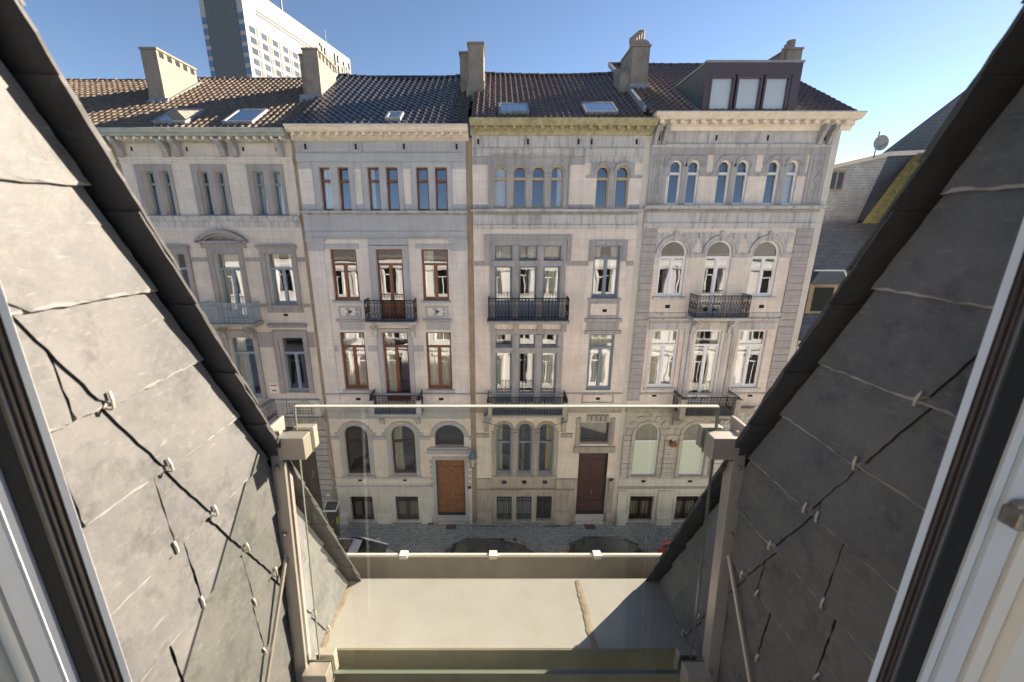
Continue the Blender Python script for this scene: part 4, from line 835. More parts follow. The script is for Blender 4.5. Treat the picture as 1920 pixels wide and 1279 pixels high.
# ================================================================== HOUSE 4 (white windows)
def house_white():
    H = empty('townhouse', (8.9, D, G), 'cream and grey corner townhouse with white arched windows and a plum rooftop dormer', 'house', 'townhouses across the street')
    x0, x1 = 5.68, 12.30
    tw = [(6.47,6.92),(7.15,7.59),(8.29,8.74),(8.97,9.42),(10.13,10.58),(10.83,11.27)]
    f2 = [(6.46,7.50,-2.54),(8.27,9.28,-3.3),(10.10,11.14,-2.54)]
    f1 = [(6.48,7.60,-6.48),(8.30,9.36,-7.2),(10.12,11.22,-6.48)]
    ga = [(6.20,7.33),(8.34,9.48),(10.5,11.6)]; bs = [(6.27,7.38),(8.42,9.53),(10.55,11.6)]
    top = [(a, b, 0.98, 2.54, True) for a, b in tw]
    ops = [(a, b, c_, -0.34, True) for a, b, c_ in f2]+[(a, b, c_, -3.95) for a, b, c_ in f1]
    gops = [(a, b, -10.83, -8.18, True) for a, b in ga]; bops = [(a, b, -13.3, -11.9) for a, b in bs]
    mb = MB(); wall(mb, x0, x1, -7.4, 0.3, ops); wall(mb, x0, x1, 0.3, 2.98, top); mb.build('facade', M['cream'], H)
    mb = MB(); wall(mb, x0, x1, -11.0, -7.4, gops); mb.build('ground_floor_facade', M['rustw'], H)
    mb = MB(); wall(mb, x0, x1, G-0.1, -11.0, bops); mb.build('plinth', M['base'], H)
    mb = MB(); wall(mb, x0, x1, 2.98, 4.0, []); mb.build('frieze', M['greyp'], H)
    for i, o in enumerate(top): window(H, o[0], o[1], o[2], o[3], M['fwhite'], arch=True, transom=2.08, mull=False, rec=0.08, fw=0.05, curtain='full' if i == 5 else None)
    for i, (a, b, c_) in enumerate(f2): window(H, a, b, c_, -0.34, M['fwhite'], arch=True, transom=-1.0, curtain=None, rec=0.08, fw=0.06)
    for i, (a, b, c_) in enumerate(f1): window(H, a, b, c_, -3.95, M['fwhite'], transom=-4.6, curtain=['full', 'side', 'left'][i], rec=0.08, fw=0.06)
    for o in gops: window(H, o[0], o[1], o[2], o[3], M['fwhite'], arch=True, transom=-9.12, mull=False, pane='paned', rec=0.14, fw=0.07, lowm='frost')
    for o in bops: window(H, *o, M['fdark'], transom=-12.2, pane='paned', curtain='full', rec=0.2, grille=8)
    # arcade on the top floor
    ar = MB()
    for i in (0, 2, 4):
        a, b = tw[i], tw[i+1]; xa, xb = a[0]-0.22, b[1]+0.22
        wall(ar, xa, xb, 2.05, 2.70, [(q[0]-0.001, q[1]+0.001, 2.05, 2.541, True) for q in (a, b)], y=D-0.04, dep=0.05); ar.box(a[1]+0.01, b[0]-0.01, D-0.04, D+0.06, 0.98, 2.05)
        for q in (a, b): ar.ring((q[0]+q[1])/2, 2.54-(q[1]-q[0])/2, (q[1]-q[0])/2+0.04, (q[1]-q[0])/2+0.15, D-0.08, D-0.03, n=14)
        ar.box(xa-0.08, a[0]-0.02, D-0.06, D+0.02, 1.98, 2.1); ar.box(b[1]+0.02, xb+0.08, D-0.06, D+0.02, 1.98, 2.1)
    ar.box(x0+0.65, x1-0.65, D-0.03, D+0.01, 2.72, 2.98)
    for a, c_ in ((7.86, 8.02), (9.7, 9.86)): ar.box(a, c_, D-0.03, D+0.01, 1.98, 2.1)
    for xa in (x0+0.02, x1-0.70):
        ar.box(xa, xa+0.66, D-0.05, D+0.01, 1.0, 2.98); panel(ar, xa+0.12, xa+0.54, 1.15, 2.72, 0.02, 0.07); ar.ring(xa+0.33, 2.45, 0.07, 0.1, D-0.07, D-0.04, 0, 2*PI, 12); ar.ring(xa+0.33, 1.4, 0.07, 0.1, D-0.07, D-0.04, 0, 2*PI, 12)
        ar.tube([(xa+0.33+0.08*math.sin(t*1.3), D-0.06, 1.5+t*0.1) for t in range(10)], 0.015, 4)
    ar.build('arcade_surround', M['grey'], H)
    # rusticated side piers
    for xa, xb in ((x0+0.02, 6.22), (11.62, x1-0.02)):
        q = MB()
        for i in range(24): z = 0.1-i*0.30; q.box(xa, xb, D-0.05, D+0.01, z-0.285, z) if z > -7.2 else None
        q.build('rusticated_pier', M['rust'], H)
    g = MB()
    for a, b, c_ in f2:
        xc = (a+b)/2; r_ = (b-a)/2; archtrim(g, xc, -0.34-r_, r_, 0.2, 0.09); g.box(xc-0.08, xc+0.08, D-0.13, D+0.02, -0.36, -0.02)
        for s_ in (-1, 1):
            for j in range(4): lo = r_+0.16+(0.22-0.06*j if j < 4 else 0); g.box(*sorted((xc+s_*(r_*0.55), xc+s_*(lo+0.02))), D-0.02, D+0.01, -0.28+j*0.0, -0.05) if j == 0 else g.box(*sorted((xc+s_*(r_+0.12), xc+s_*lo)), D-0.02, D+0.01, -0.28-j*0.17, -0.28-(j-1)*0.17)
    for a, c_ in ((6.22, 6.44), (7.54, 8.23), (9.32, 10.06), (11.18, 11.62)): g.box(a, c_, D-0.05, D+0.02, -1.0, -0.84)
    for i, (a, b, c_) in enumerate(f2):
        if i != 1: g.box(a-0.14, b+0.14, D-0.07, D+0.06, c_-0.10, c_-0.002)
    g.box(6.22, 11.62, D-0.05, D+0.02, -3.32, -3.2)
    for a, b, c_ in f1:
        for xx in (a-0.17, b+0.05): pass
    for xa in (7.80, 8.02, 9.46, 9.78): g.box(xa, xa+0.16, D-0.06, D+0.02, -6.9, -3.9)
    g.box(6.3, 11.5, D-0.06, D+0.02, -3.9, -3.6); string(6.22, 11.62, -3.42, [(0.12, 0), (0.12, -0.05), (0.04, -0.14)]).build('moulding', M['greyp'], H)
    for i in (0, 2): a, b, c_ = f1[i]; g.box(a-0.14, b+0.14, D-0.07, D+0.06, c_-0.10, c_-0.002)
    g.build('stone_trim', M['greyp'], H)
    fr = MB()
    for a, b, c_ in f1: fr.box(a-0.11, a-0.001, D-0.03, D+0.02, c_, -3.91) ; fr.box(b+0.001, b+0.11, D-0.03, D+0.02, c_, -3.91)
    build_each(fr, 'window_jamb', M['cream'], H)
    st = string(x0-0.06, x1+0.15, 0.93, [(0.24, 0.0), (0.24, -0.05), (0.14, -0.12)]); dentils(st, x0, x1, 0.72, 0.79, D-0.03, 0.1, 0.055); st.build('string_course', M['greyp'], H)
    pier(x0, x1, 0.30, 0.70, 0.03).build('stained_band', M['greyp'], H); string(x0, x1, 0.30, [(0.08, 0), (0.06, -0.05), (0.03, -0.2)]).build('moulding', M['greyp'], H)
    string(x0, x1, 3.08, [(0.06, 0), (0.06, -0.04), (0.04, -0.05), (0.04, -0.12)]).build('architrave', M['greyp'], H)
    v, gg = MB(), MB()
    for x in (5.95, 8.05, 9.93, 12.0): v.box(x-0.035, x+0.035, D-0.01, D+0.005, 3.2, 3.38)
    for x in (6.98, 10.8): vent(v, x, -2.95, 0.1, 0.07)
    for x in (6.85, 11.0): vent(v, x, -6.85, 0.1, 0.06)
    for x in (6.8, 8.95, 11.1): vent(v, x, -11.12, 0.1, 0.06)
    build_each(v, 'air_vent', M['black'], H)
    for a, c_ in ((6.25, 7.75), (8.3, 9.7), (10.15, 11.6)): panel(gg, a, c_, 3.12, 3.46, 0.015, 0.015)
    gg.build('frieze_panels', M['greyp'], H)
    C = string(x0-0.1, x1+0.55, 4.02, [(0.60, 0.0), (0.62, -0.04), (0.54, -0.12), (0.48, -0.17), (0.44, -0.21), (0.20, -0.22), (0.18, -0.36), (0.10, -0.38), (0.05, -0.5)]).build('cornice', M['cornw'], H)
    dn = MB(); dentils(dn, x0, x1+0.3, 3.68, 3.80, D-0.19, 0.22, 0.36, 0.4); build_each(dn, 'modillion', M['cornw'], C)
    for x in (5.80, 6.12, 11.78, 12.12): MB().prism([(D, 3.64), (D-0.38, 3.64), (D-0.38, 3.52), (D-0.26, 3.42), (D-0.16, 3.2), (D-0.12, 3.06), (D, 3.02)], 'x', x-0.07, x+0.07).build('bracket', M['grey'], C, bevel=0.01)
    balcony(H, 7.78, 10.0, -3.3, -2.42, 0.68, 'iron', 'greyp', True, (8.1, 9.6), 0.12, step=0.11)
    B = balcony(H, 7.62, 10.1, -7.42, -6.6, 0.86, 'iron', 'base3', True, (7.85, 9.9), 0.15)
    for x in (7.72, 9.98): MB().box(x-0.11, x+0.11, D-0.9, D-0.66, -7.40, -6.72).build('corner_pedestal', M['base3'], B); MB().box(x-0.15, x+0.15, D-0.94, D-0.62, -6.72, -6.66).build('pedestal_cap', M['base3'], B)
    string(x0, x1, -6.72, [(0.07, 0), (0.07, -0.05), (0.02, -0.09)]).build('moulding', M['greyp'], H)
    string(x0, x1, -7.35, [(0.24, 0), (0.24, -0.06), (0.12, -0.12), (0.08, -0.3)]).build('string_course', M['base3'], H)
    t = MB()
    for a, b in ga:
        xc, r_ = (a+b)/2, (b-a)/2; archtrim(t, xc, -8.18-r_, r_, 0.14, 0.05)
        for j in range(7):
            an = PI*(j+0.5)/7; c_, s_ = math.cos(an), math.sin(an); ri, ro = r_+0.16, r_+0.42; w_ = 0.10
            t.prism([(xc+ri*c_-w_*s_*0.8, -8.18-r_+ri*s_+w_*c_*0.8), (xc+ri*c_+w_*s_*0.8, -8.18-r_+ri*s_-w_*c_*0.8), (xc+ro*c_+w_*s_*1.3, -8.18-r_+ro*s_-w_*c_*1.3), (xc+ro*c_-w_*s_*1.3, -8.18-r_+ro*s_+w_*c_*1.3)], 'y', D-0.045, D+0.01)
        t.box(a-0.16, a-0.002, D-0.05, D+0.02, -10.83, -8.74); t.box(b+0.002, b+0.16, D-0.05, D+0.02, -10.83, -8.74); t.box(a-0.2, b+0.2, D-0.1, D+0.1, -10.95, -10.84)
    for a, c_ in ((7.55, 8.1), (9.7, 10.25), (x0, 6.0)):
        for i in range(9): z = -8.75-i*0.235; t.box(a, c_, D-0.07, D+0.01, z-0.215, z)
    t.build('rusticated_trim', M['rustw'], H)
    string(x0, x1, -11.38, [(0.2, 0), (0.2, -0.06), (0.08, -0.14)]).build('moulding', M['base'], H)
    fo = MB()
    for a, c_ in ((x0, 6.1), (7.55, 8.25), (9.7, 10.4), (11.75, x1)): fo.box(a, c_, D-0.06, D+0.02, -12.65, -11.6); fo.prism([(D+0.02, -12.65), (D-0.1, -12.75), (D-0.2, -13.0), (D-0.22, -13.4), (D+0.02, -13.4)], 'x', a, c_)
    for a, b in bs: surround(fo, a, b, -13.4, -11.9, 0.1, 0.03, 0.1)
    build_each(fo, 'plinth_foot', M['base'], H)
    m = 0.6; y0, z0 = 15.62, 4.02
    tileroof(x0-0.3, x1+0.38, y0, z0, 21.55, m, M['tilebr'], H, 0.24, 0.33, sag=0.03)
    backroof(H, x0, x1, 21.55, 7.56, 26, 3.6, M['tilebr'], y0, z0); body(H, x0, x1+0.24, 3.6)
    MB().prism([(D-0.02, 3.5), (15.9, 4.0), (21.55, 7.5), (26, 3.6), (26, G), (D-0.02, G)], 'x', x1, x1+0.25).build('gable_wall', M['renderw'], H)
    MB().prism([(16.0, 4.33), (21.6, 7.69), (21.6, 7.5), (16.0, 4.14)], 'x', x0-0.40, x0-0.27).build('lead_flashing', M['zinc'], H)
    # chimney with stepped flues, rounded shoulder
    c_ = chimney(H, 5.40, 6.08, 18.22, 19.7, 4.9, 5.6, 7.02)
    MB().prism([(5.74+0.34*math.cos(PI*i/8), 7.09+0.20*math.sin(PI*i/8)) for i in range(9)], 'y', 18.25, 18.9).build('rounded_shoulder', M['chim'], c_)
    for i in range(4): MB().lathe([(0.15, 0), (0.13, 0.5), (0.16, 0.55), (0.16, 0.72+i*0.16)], (5.62+i*0.16, 19.0+i*0.2, 6.9), 7).build('chimney_pot', M['chim'], c_)
    MB().prism([(18.3, 5.3), (18.3, 6.1), (18.5, 6.35), (19.3, 6.6), (19.3, 5.3)], 'x', 5.0, 5.40).build('flue_shoulder', M['chim'], c_)
    MB().box(5.36, 6.12, 18.12, 18.23, 5.46, 5.70).build('lead_flashing', M['zinc'], c_)
    c_ = chimney(H, 12.40, 13.02, 19.6, 21.2, 6.0, 6.5, 7.45)
    MB().box(12.56, 13.02, 19.6, 21.2, G, 6.5).build('chimney_breast', M['renderw'], c_)
    for i in range(4): MB().lathe([(0.16, 0), (0.14, 0.3), (0.17, 0.34), (0.17, 0.36+i*0.18)], (12.42+i*0.15, 19.9+i*0.1, 7.1), 7).build('chimney_pot', M['chim'], c_)
    # dormer
    Y0 = 15.66; xa, xb, zt, zb = 7.22, 10.52, 5.56, 4.08
    d = MB(); d.box(xa, xb, Y0, Y0+0.12, zt-0.36, zt); d.box(xa, xa+0.22, Y0, Y0+0.12, zb, zt-0.36); d.box(xb-0.3, xb, Y0, Y0+0.12, zb, zt-0.36); d.box(xa+0.22, xb-0.3, Y0, Y0+0.12, zb, zb+0.06)
    Dm = d.build('dormer', M['dorm'], H)
    yb = y0+(zt-z0)/m
    MB().prism([(Y0+0.12, zb), (Y0+0.12, zt), (yb, zt)], 'x', xb-0.05, xb).build('dormer_cheek', M['dslate'], Dm)
    dd = MB(); dd.prism([(Y0+0.12, zb), (Y0+0.12, zt), (yb, zt)], 'x', xa, xa+0.05)
    for i in range(12):
        z = zb+0.1+i*0.12; yy = y0+(z-z0)/m; dd.box(xa-0.012, xa, Y0+0.12, max(Y0+0.2, yy), z, z+0.012)
    dd.build('dormer_cheek', M['dslate'], Dm)
    MB().box(xa-0.03, xb+0.03, Y0-0.03, yb+0.1, zt, zt+0.07).build('dormer_roof', M['zinc'], Dm)
    MB().prism([(Y0, zb-0.05), (Y0, zb+0.03), (yb, zt+0.03), (yb, zt-0.05)], 'x', xa-0.18, xa-0.03).build('lead_flashing', M['zinc'], Dm)
    wi = [(7.44, 8.22), (8.37, 9.18), (9.32, 10.14)]
    for a, b in wi:
        f = MB(); z1_, z0_ = zt-0.38, zb+0.06; f.box(a-0.04, a+0.03, Y0-0.02, Y0+0.08, z0_, z1_); f.box(b-0.03, b+0.04, Y0-0.02, Y0+0.08, z0_, z1_); f.box(a+0.03, b-0.03, Y0-0.02, Y0+0.08, z1_-0.08, z1_+0.04)
        F = f.build('dormer_window', M['dorm'], Dm)
        MB().quad((a, Y0+0.06, z0_), (b, Y0+0.06, z0_), (b, Y0+0.06, z1_), (a, Y0+0.06, z1_)).build('pane', M['panec'], F)
        MB().quad((a, Y0+0.10, z0_), (b, Y0+0.10, z0_), (b, Y0+0.10, z1_), (a, Y0+0.10, z1_)).build('roller_blind', M['blind'], F)
    MB().box(xa+0.1, xb-0.1, Y0+0.13, Y0+0.15, zb, zt-0.1).build('dormer_backing', M['dorm'], Dm)
house_white()
# ================================================================== neighbours to the right
def right_side():
    H = empty('townhouse', (16, D, G), 'low house with a weathered slate roof and small dormer, right of the corner townhouse', 'house', 'townhouses across the street')
    x0, x1 = 12.6, 22.0
    mb = MB(); wall(mb, x0, x1, G-0.1, -4.4, [(13.6,14.5,-7.0,-5.2),(15.4,16.3,-7.0,-5.2)]); mb.build('facade', M['cream'], H)
    for o in ((13.6,14.5,-7.0,-5.2),(15.4,16.3,-7.0,-5.2)): window(H, *o, M['fwhite'], transom=-5.8)
    r_ = MB(); r_.prism([(15.7, -4.3), (16.0, -4.0), (20.4, 0.38), (24.5, -4.0), (24.5, G), (16.4, G), (16.4, -4.4)], 'x', x0, x1); r_.build('roof', M['sl3'], H)
    MB().tube([(x0, 15.62, -4.32), (x1, 15.62, -4.32)], 0.09, 8).build('gutter', M['zinc'], H)
    d = MB(); d.box(13.05, 14.25, 16.55, 17.6, -3.35, -2.1); Dm = d.build('dormer', M['render'], H)
    e = MB(); e.prism([(12.85, -2.1), (14.45, -2.1), (14.1, -1.55), (13.2, -1.55)], 'y', 16.35, 18.2); e.build('dormer_roof', M['sl2'], Dm)
    MB().tube([(14.45, 16.33, -2.08), (14.12, 16.33, -1.53), (12.9, 16.33, -1.53)], 0.035, 5).build('lead_flashing', M['rim'], Dm)
    MB().box(13.25, 14.05, 16.53, 16.56, -3.25, -2.25).build('pane', M['cglass'], Dm)
    f = empty('flue_pipe', (12.75, 15.5, -6.5), 'thin silver pipe with a black cowl on the low house, right of the corner townhouse', 'pipe')
    MB().tube([(12.8, 15.45, -9.5), (12.8, 15.45, -5.6), (12.95, 15.45, -5.2)], 0.045, 7).build('pipe', M['steel'], f)
    MB().lathe([(0.1, 0), (0.12, 0.08), (0.05, 0.14), (0.11, 0.18), (0.02, 0.3)], (12.85, 15.45, -5.3), 7).build('cowl', M['iron'], f)
    an = empty('television_aerial', (13.1, 15.9, -4.1), 'small white aerial bracket at the gutter of the low slate house', 'aerial')
    MB().tube([(13.0, 15.7, -4.3), (13.05, 15.7, -3.7), (13.3, 15.7, -3.45)], 0.015, 5).tube([(12.9, 15.7, -3.6), (13.4, 15.7, -3.9)], 0.015, 5).build('mast', M['rim'], an)
    # slate-clad block behind
    A = empty('slate_clad_building', (18, 22, G), 'slate clad block with a brown window and mossy roof behind the low house at right', 'building')
    yb = 21.0
    MB().add([(15.6, yb, G), (18.2, yb, G), (18.2, yb, 0.4), (19.0, yb+0.0, 3.5), (16.0, yb, 2.85), (15.6, yb, 0.4)], [(0, 1, 2, 3, 4, 5)]).add([(15.6, yb, G), (16.0, yb, 2.85), (16.0, yb+4, 2.85), (15.6, yb+4, G)], [(0, 1, 2, 3)]).build('light_wall', M['sl1'], A)
    xw0, xw1, zw0, zw1 = 16.35, 17.1, 1.95, 2.85
    f = MB(); f.box(xw0, xw1, yb-0.06, yb, zw0, zw0+0.07); f.box(xw0, xw1, yb-0.06, yb, zw1-0.07, zw1); f.box(xw0, xw0+0.06, yb-0.06, yb, zw0+0.07, zw1-0.07); f.box(xw1-0.06, xw1, yb-0.06, yb, zw0+0.07, zw1-0.07); f.box((xw0+xw1)/2-0.04, (xw0+xw1)/2+0.04, yb-0.06, yb, zw0+0.07, zw1-0.07)
    W = f.build('window', M['render'], A); MB().box(xw0+0.05, xw1-0.05, yb-0.03, yb-0.005, zw0+0.05, zw1-0.05).build('pane', M['hglass2'], W)
    MB().add([(18.2, yb, G), (18.2, yb, 0.4), (19.0, yb, 3.5), (24.0, yb-0.6, 3.62), (24.0, yb-0.6, G), (24, yb+4, 3.62), (16.0, yb+4, 3.0)], [(0, 1, 2, 3, 4), (2, 6, 5, 3)]).build('dark_wall', M['sl2'], A)
    MB().add([(15.95, yb-0.1, 2.85), (19.0, yb-0.1, 3.5), (24, yb-0.7, 3.62), (24, yb-0.7, 3.85), (19.0, yb-0.1, 3.70), (15.95, yb-0.1, 3.02), (15.95, yb+4, 3.02), (19.0, yb+4, 3.7), (24, yb+4, 3.85)], [(0, 1, 4, 5), (1, 2, 3, 4), (5, 4, 7, 6), (4, 3, 8, 7)]).build('roof_edge', M['renderw'], A)
    MB().add([(17.0, 19.0, 0.35), (24.5, 18.4, 0.35), (24.5, 20.3, 3.75), (20.2, 20.7, 3.6)], [(0, 1, 2, 3)]).add([(17.0, 19.0, 0.35), (20.2, 20.7, 3.6), (20.2, 20.95, 3.6), (17.0, 19.3, 0.35)], [(0, 1, 2, 3)]).build('mossy_roof', M['moss'], A)
    MB().add([(17.55, 18.97, 0.45), (18.9, 18.88, 0.45), (19.6, 19.5, 1.45), (18.45, 19.6, 1.45)], [(0, 1, 2, 3)]).build('skylight', M['hglass2'], A)
    MB().prism([(20.95, 3.8), (20.95, 4.05), (27, 9.2), (34, 9.2), (34, 3.8)], 'y', 23.2, 23.6).build('upper_roof', M['sl3'], A)
    ds = empty('satellite_dish', (18.1, yb, 3.5), 'grey satellite dish on the roof edge of the slate clad block', 'satellite dish')
    dm = MB(); n = 18; vs = [(18.15, yb-0.33, 4.02)]
    for r_, o_ in ((0.12, 0.01), (0.24, 0.04), (0.36, 0.09)):
        for k in range(n): vs.append((18.15+r_*math.cos(2*PI*k/n), yb-0.33-o_, 4.02+r_*0.95*math.sin(2*PI*k/n)))
    fs = [(0, 1+(k+1) % n, 1+k) for k in range(n)]+[(1+a*n+k, 1+a*n+(k+1) % n, 1+(a+1)*n+(k+1) % n, 1+(a+1)*n+k) for a in (0, 1) for k in range(n)]
    dm.add(vs, fs); dm.build('dish', M['zinc'], ds, smooth=True)
    MB().tube([(18.15, yb-0.2, 3.4), (18.15, yb-0.2, 4.55)], 0.025, 6).tube([(18.15, yb-0.25, 3.8), (18.2, yb-0.7, 3.95)], 0.015, 5).build('mast', M['iron'], ds)
right_side()
# ================================================================== hotel tower
def hotel():
    a = R(12.5); ca, sa = math.cos(a), math.sin(a)
    T = empty('hotel_tower', (-86.7, 162, G), 'tall white hotel tower with rows of small windows and a dark grey end wall', 'tower')
    T.rotation_euler = (0, 0, 0)
    L, Wd, zt = 66.6, 17.6, 82.0
    def P(s_, w_, z): return (-86.7+s_*sa-w_*ca, 162+s_*ca+w_*sa, z)   # s along long face, w across (to the left)
    def slab(mb, s0, s1, w0, w1, z0, z1):
        mb.add([P(s0,w0,z0),P(s1,w0,z0),P(s1,w1,z0),P(s0,w1,z0),P(s0,w0,z1),P(s1,w0,z1),P(s1,w1,z1),P(s0,w1,z1)], [(0,3,2,1),(4,5,6,7),(0,1,5,4),(1,2,6,5),(2,3,7,6),(3,0,4,7)])
    m = MB(); slab(m, 0, L, 0, Wd, G, zt); m.build('tower_body', M['hotelw'], T)
    m = MB(); slab(m, -0.4, 0, 2.5, Wd-2.3, G, zt); m.build('grey_end_panel', M['hotelg'], T)
    m = MB(); slab(m, -0.15, 0.0, 0.0, 2.5, G, zt); slab(m, -0.15, 0.0, Wd-2.3, Wd, G, zt); m.build('end_wall_panels', M['hotelp'], T)
    m = MB(); slab(m, 6, 41, -0.2, 0, 75.6, 76.0); slab(m, 6, 41.5, -0.2, 0, 74.5, 74.9); m.build('roof_vent_slots', M['hdark'], T)
    zs = [72.6-i*3.3 if i else 72.6+0.0 for i in range(11)]
    for r_, z in enumerate(zs):
        for w0, w1 in ((0.25, 2.2), (Wd-2.1, Wd-0.2)):
            m = MB(); slab(m, -0.30, -0.15, w0, w1, z-2.0, z-0.1); m.build('window', M['hglass'], T)
    cnt = 0
    for r_, z in enumerate(zs[1:8]):
        for b in range(11):
            m = MB(); s0 = 1.6+b*5.5; slab(m, s0, s0+2.6, -0.1, 0, z-1.7, z+0.2); m.build('window', M['hglass2'], T); cnt += 1
    m = MB()
    for r_, z in enumerate(zs[1:8]):
        for b in range(11): s0 = 1.6+b*5.5; slab(m, s0+3.3, s0+4.4, -0.12, 0, z-1.9, z+0.5); slab(m, s0+4.7, s0+4.9, -0.1, 0, z-1.4, z+0.1) if b % 2 else None
    o = m.build('dark_panel', M['hdark'], T); o['kind'] = 'stuff'
    # lettering
    h_, sw = 7.8, 1.0
    def bar(mb, x0, z0, x1, z1, w_=sw):
        dx, dz = x1-x0, z1-z0; l = math.hypot(dx, dz); nx, nz = -dz/l*w_/2, dx/l*w_/2
        c4 = [(x0+nx, z0+nz), (x0-nx, z0-nz), (x1-nx, z1-nz), (x1+nx, z1+nz)]
        mb.add([P(x, -0.05, z) for x, z in c4]+[P(x, -0.5, z) for x, z in c4], [(0,1,2,3),(7,6,5,4),(0,4,5,1),(1,5,6,2),(2,6,7,3),(3,7,4,0)])
    def arc(mb, xc, zc, rx, rz, a0, a1, n=12):
        for i in range(n):
            t0, t1 = R(a0+(a1-a0)*i/n), R(a0+(a1-a0)*(i+1)/n+4); bar(mb, xc+rx*math.cos(t0), zc+rz*math.sin(t0), xc+rx*math.cos(t1), zc+rz*math.sin(t1), sw*1.2)
    z0 = 71.9; x = 42.3; xh = h_*0.32
    def letter(ch, x):
        m = MB()
        if ch == 'T': bar(m, x, z0+h_-0.4, x+3.0, z0+h_-0.4); bar(m, x+1.5, z0, x+1.5, z0+h_-0.8); w_ = 3.3
        elif ch == 'h': bar(m, x+0.4, z0, x+0.4, z0+h_); arc(m, x+1.35, z0+xh*1.0, 0.95, xh*0.95, 0, 180); bar(m, x+2.3, z0, x+2.3, z0+xh); w_ = 3.1
        elif ch == 'e': arc(m, x+1.35, z0+xh, 1.05, xh*0.9, 20, 330); bar(m, x+0.4, z0+xh, x+2.4, z0+xh, 0.6); w_ = 3.0
        elif ch == 'H': bar(m, x+0.4, z0, x+0.4, z0+h_); bar(m, x+2.8, z0, x+2.8, z0+h_); bar(m, x+0.8, z0+h_*0.5, x+2.4, z0+h_*0.5); w_ = 3.6
        elif ch == 'o': arc(m, x+1.35, z0+xh, 1.05, xh*0.9, 0, 360, 16); w_ = 3.0
        elif ch == 't': bar(m, x+0.9, z0+0.3, x+0.9, z0+h_*0.88); bar(m, x, z0+xh*1.95, x+1.9, z0+xh*1.95, 0.7); bar(m, x+0.9, z0+0.35, x+1.9, z0+0.35, 0.7); w_ = 2.2
        elif ch == 'l': bar(m, x+0.4, z0, x+0.4, z0+h_); w_ = 1.3
        else: return x+1.4
        m.build('sign_letter', M['letters'], T); return x+w_
    for ch in 'The Hotel': x = letter(ch, x)
    for s_, h in ((24, 16), (52, 7)):
        m = MB(); p = P(s_, 3, zt); m.tube([p, (p[0], p[1], zt+h)], 0.35 if h > 10 else 0.2, 5); m.build('antenna', M['zinc'], T)
hotel()
# ================================================================== ground
def ground():
    tag(MB().quad((-1500, -400, G-0.13), (1500, -400, G-0.13), (1500, 2500, G-0.13), (-1500, 2500, G-0.13)).build('ground', M['asph']), kind='structure')
    tag(MB().box(-60, 60, 14.05, D+0.4, G-0.12, G).build('pavement', M['sett']), kind='structure')
    tag(MB().box(-60, 60, 13.90, 14.05, G-0.12, G+0.005).build('kerb', M['kerb']), kind='structure')
    tag(MB().box(-60, 60, 4.6, 13.90, G-0.125, G-0.12).build('road', M['sett']), kind='structure')
    tag(MB().box(-60, 60, 1.9, 4.6, G-0.12, G).build('near_pavement', M['sett']), kind='structure')
ground()
# weeds along the wall foot
def weeds():
    mb = MB()
    for i in range(260):
        x = random.choice([random.uniform(-1.2, 0.1), random.uniform(2.4, 3.6), random.uniform(-0.9, 3.4)]); y = D-0.24-abs(random.gauss(0, 0.05)); h = random.uniform(0.02, 0.08); a = random.uniform(0, PI); w_ = 0.02
        mb.add([(x-w_*math.cos(a), y-w_*math.sin(a), G), (x+w_*math.cos(a), y+w_*math.sin(a), G), (x+random.uniform(-.04, .04), y+random.uniform(-.04, .02), G+h)], [(0, 1, 2)])
    tag(mb.build('weeds', plain('weed_green', (0.06, 0.09, 0.02), 0.8)), 'small green weeds along the foot of the cream house', 'weeds', kind='stuff')
weeds()
# ================================================================== street objects
def lantern():
    L = empty('wall_lantern', (-1.0, 15.6, -9.3), 'blue-grey street lantern on the wall between the oak door and the cream house', 'lantern')
    x, y, z = -1.02, 15.42, -9.95
    MB().lathe([(0.11, 0), (0.16, 0.38), (0.17, 0.42)], (x, y, z), 8).build('lantern_glass', M['lampg'], L)
    MB().lathe([(0.20, 0.42), (0.20, 0.46), (0.15, 0.56), (0.08, 0.66), (0.09, 0.70), (0.03, 0.82), (0.01, 0.9)], (x, y, z), 10).build('lantern_cap', M['lampb'], L)
    f = MB()
    for k in range(6): a = PI*k/3; f.tube([(x+0.115*math.cos(a), y+0.115*math.sin(a), z), (x+0.168*math.cos(a), y+0.168*math.sin(a), z+0.42)], 0.010, 4)
    f.lathe([(0.05, -0.12), (0.12, -0.03), (0.125, 0.0)], (x, y, z), 8); f.build('lantern_frame', M['lampb'], L)
    MB().tube([(x, D, z+0.1), (x, D-0.2, z+0.0), (x, y, z-0.1)], 0.02, 6).build('bracket', M['lampb'], L)
lantern()
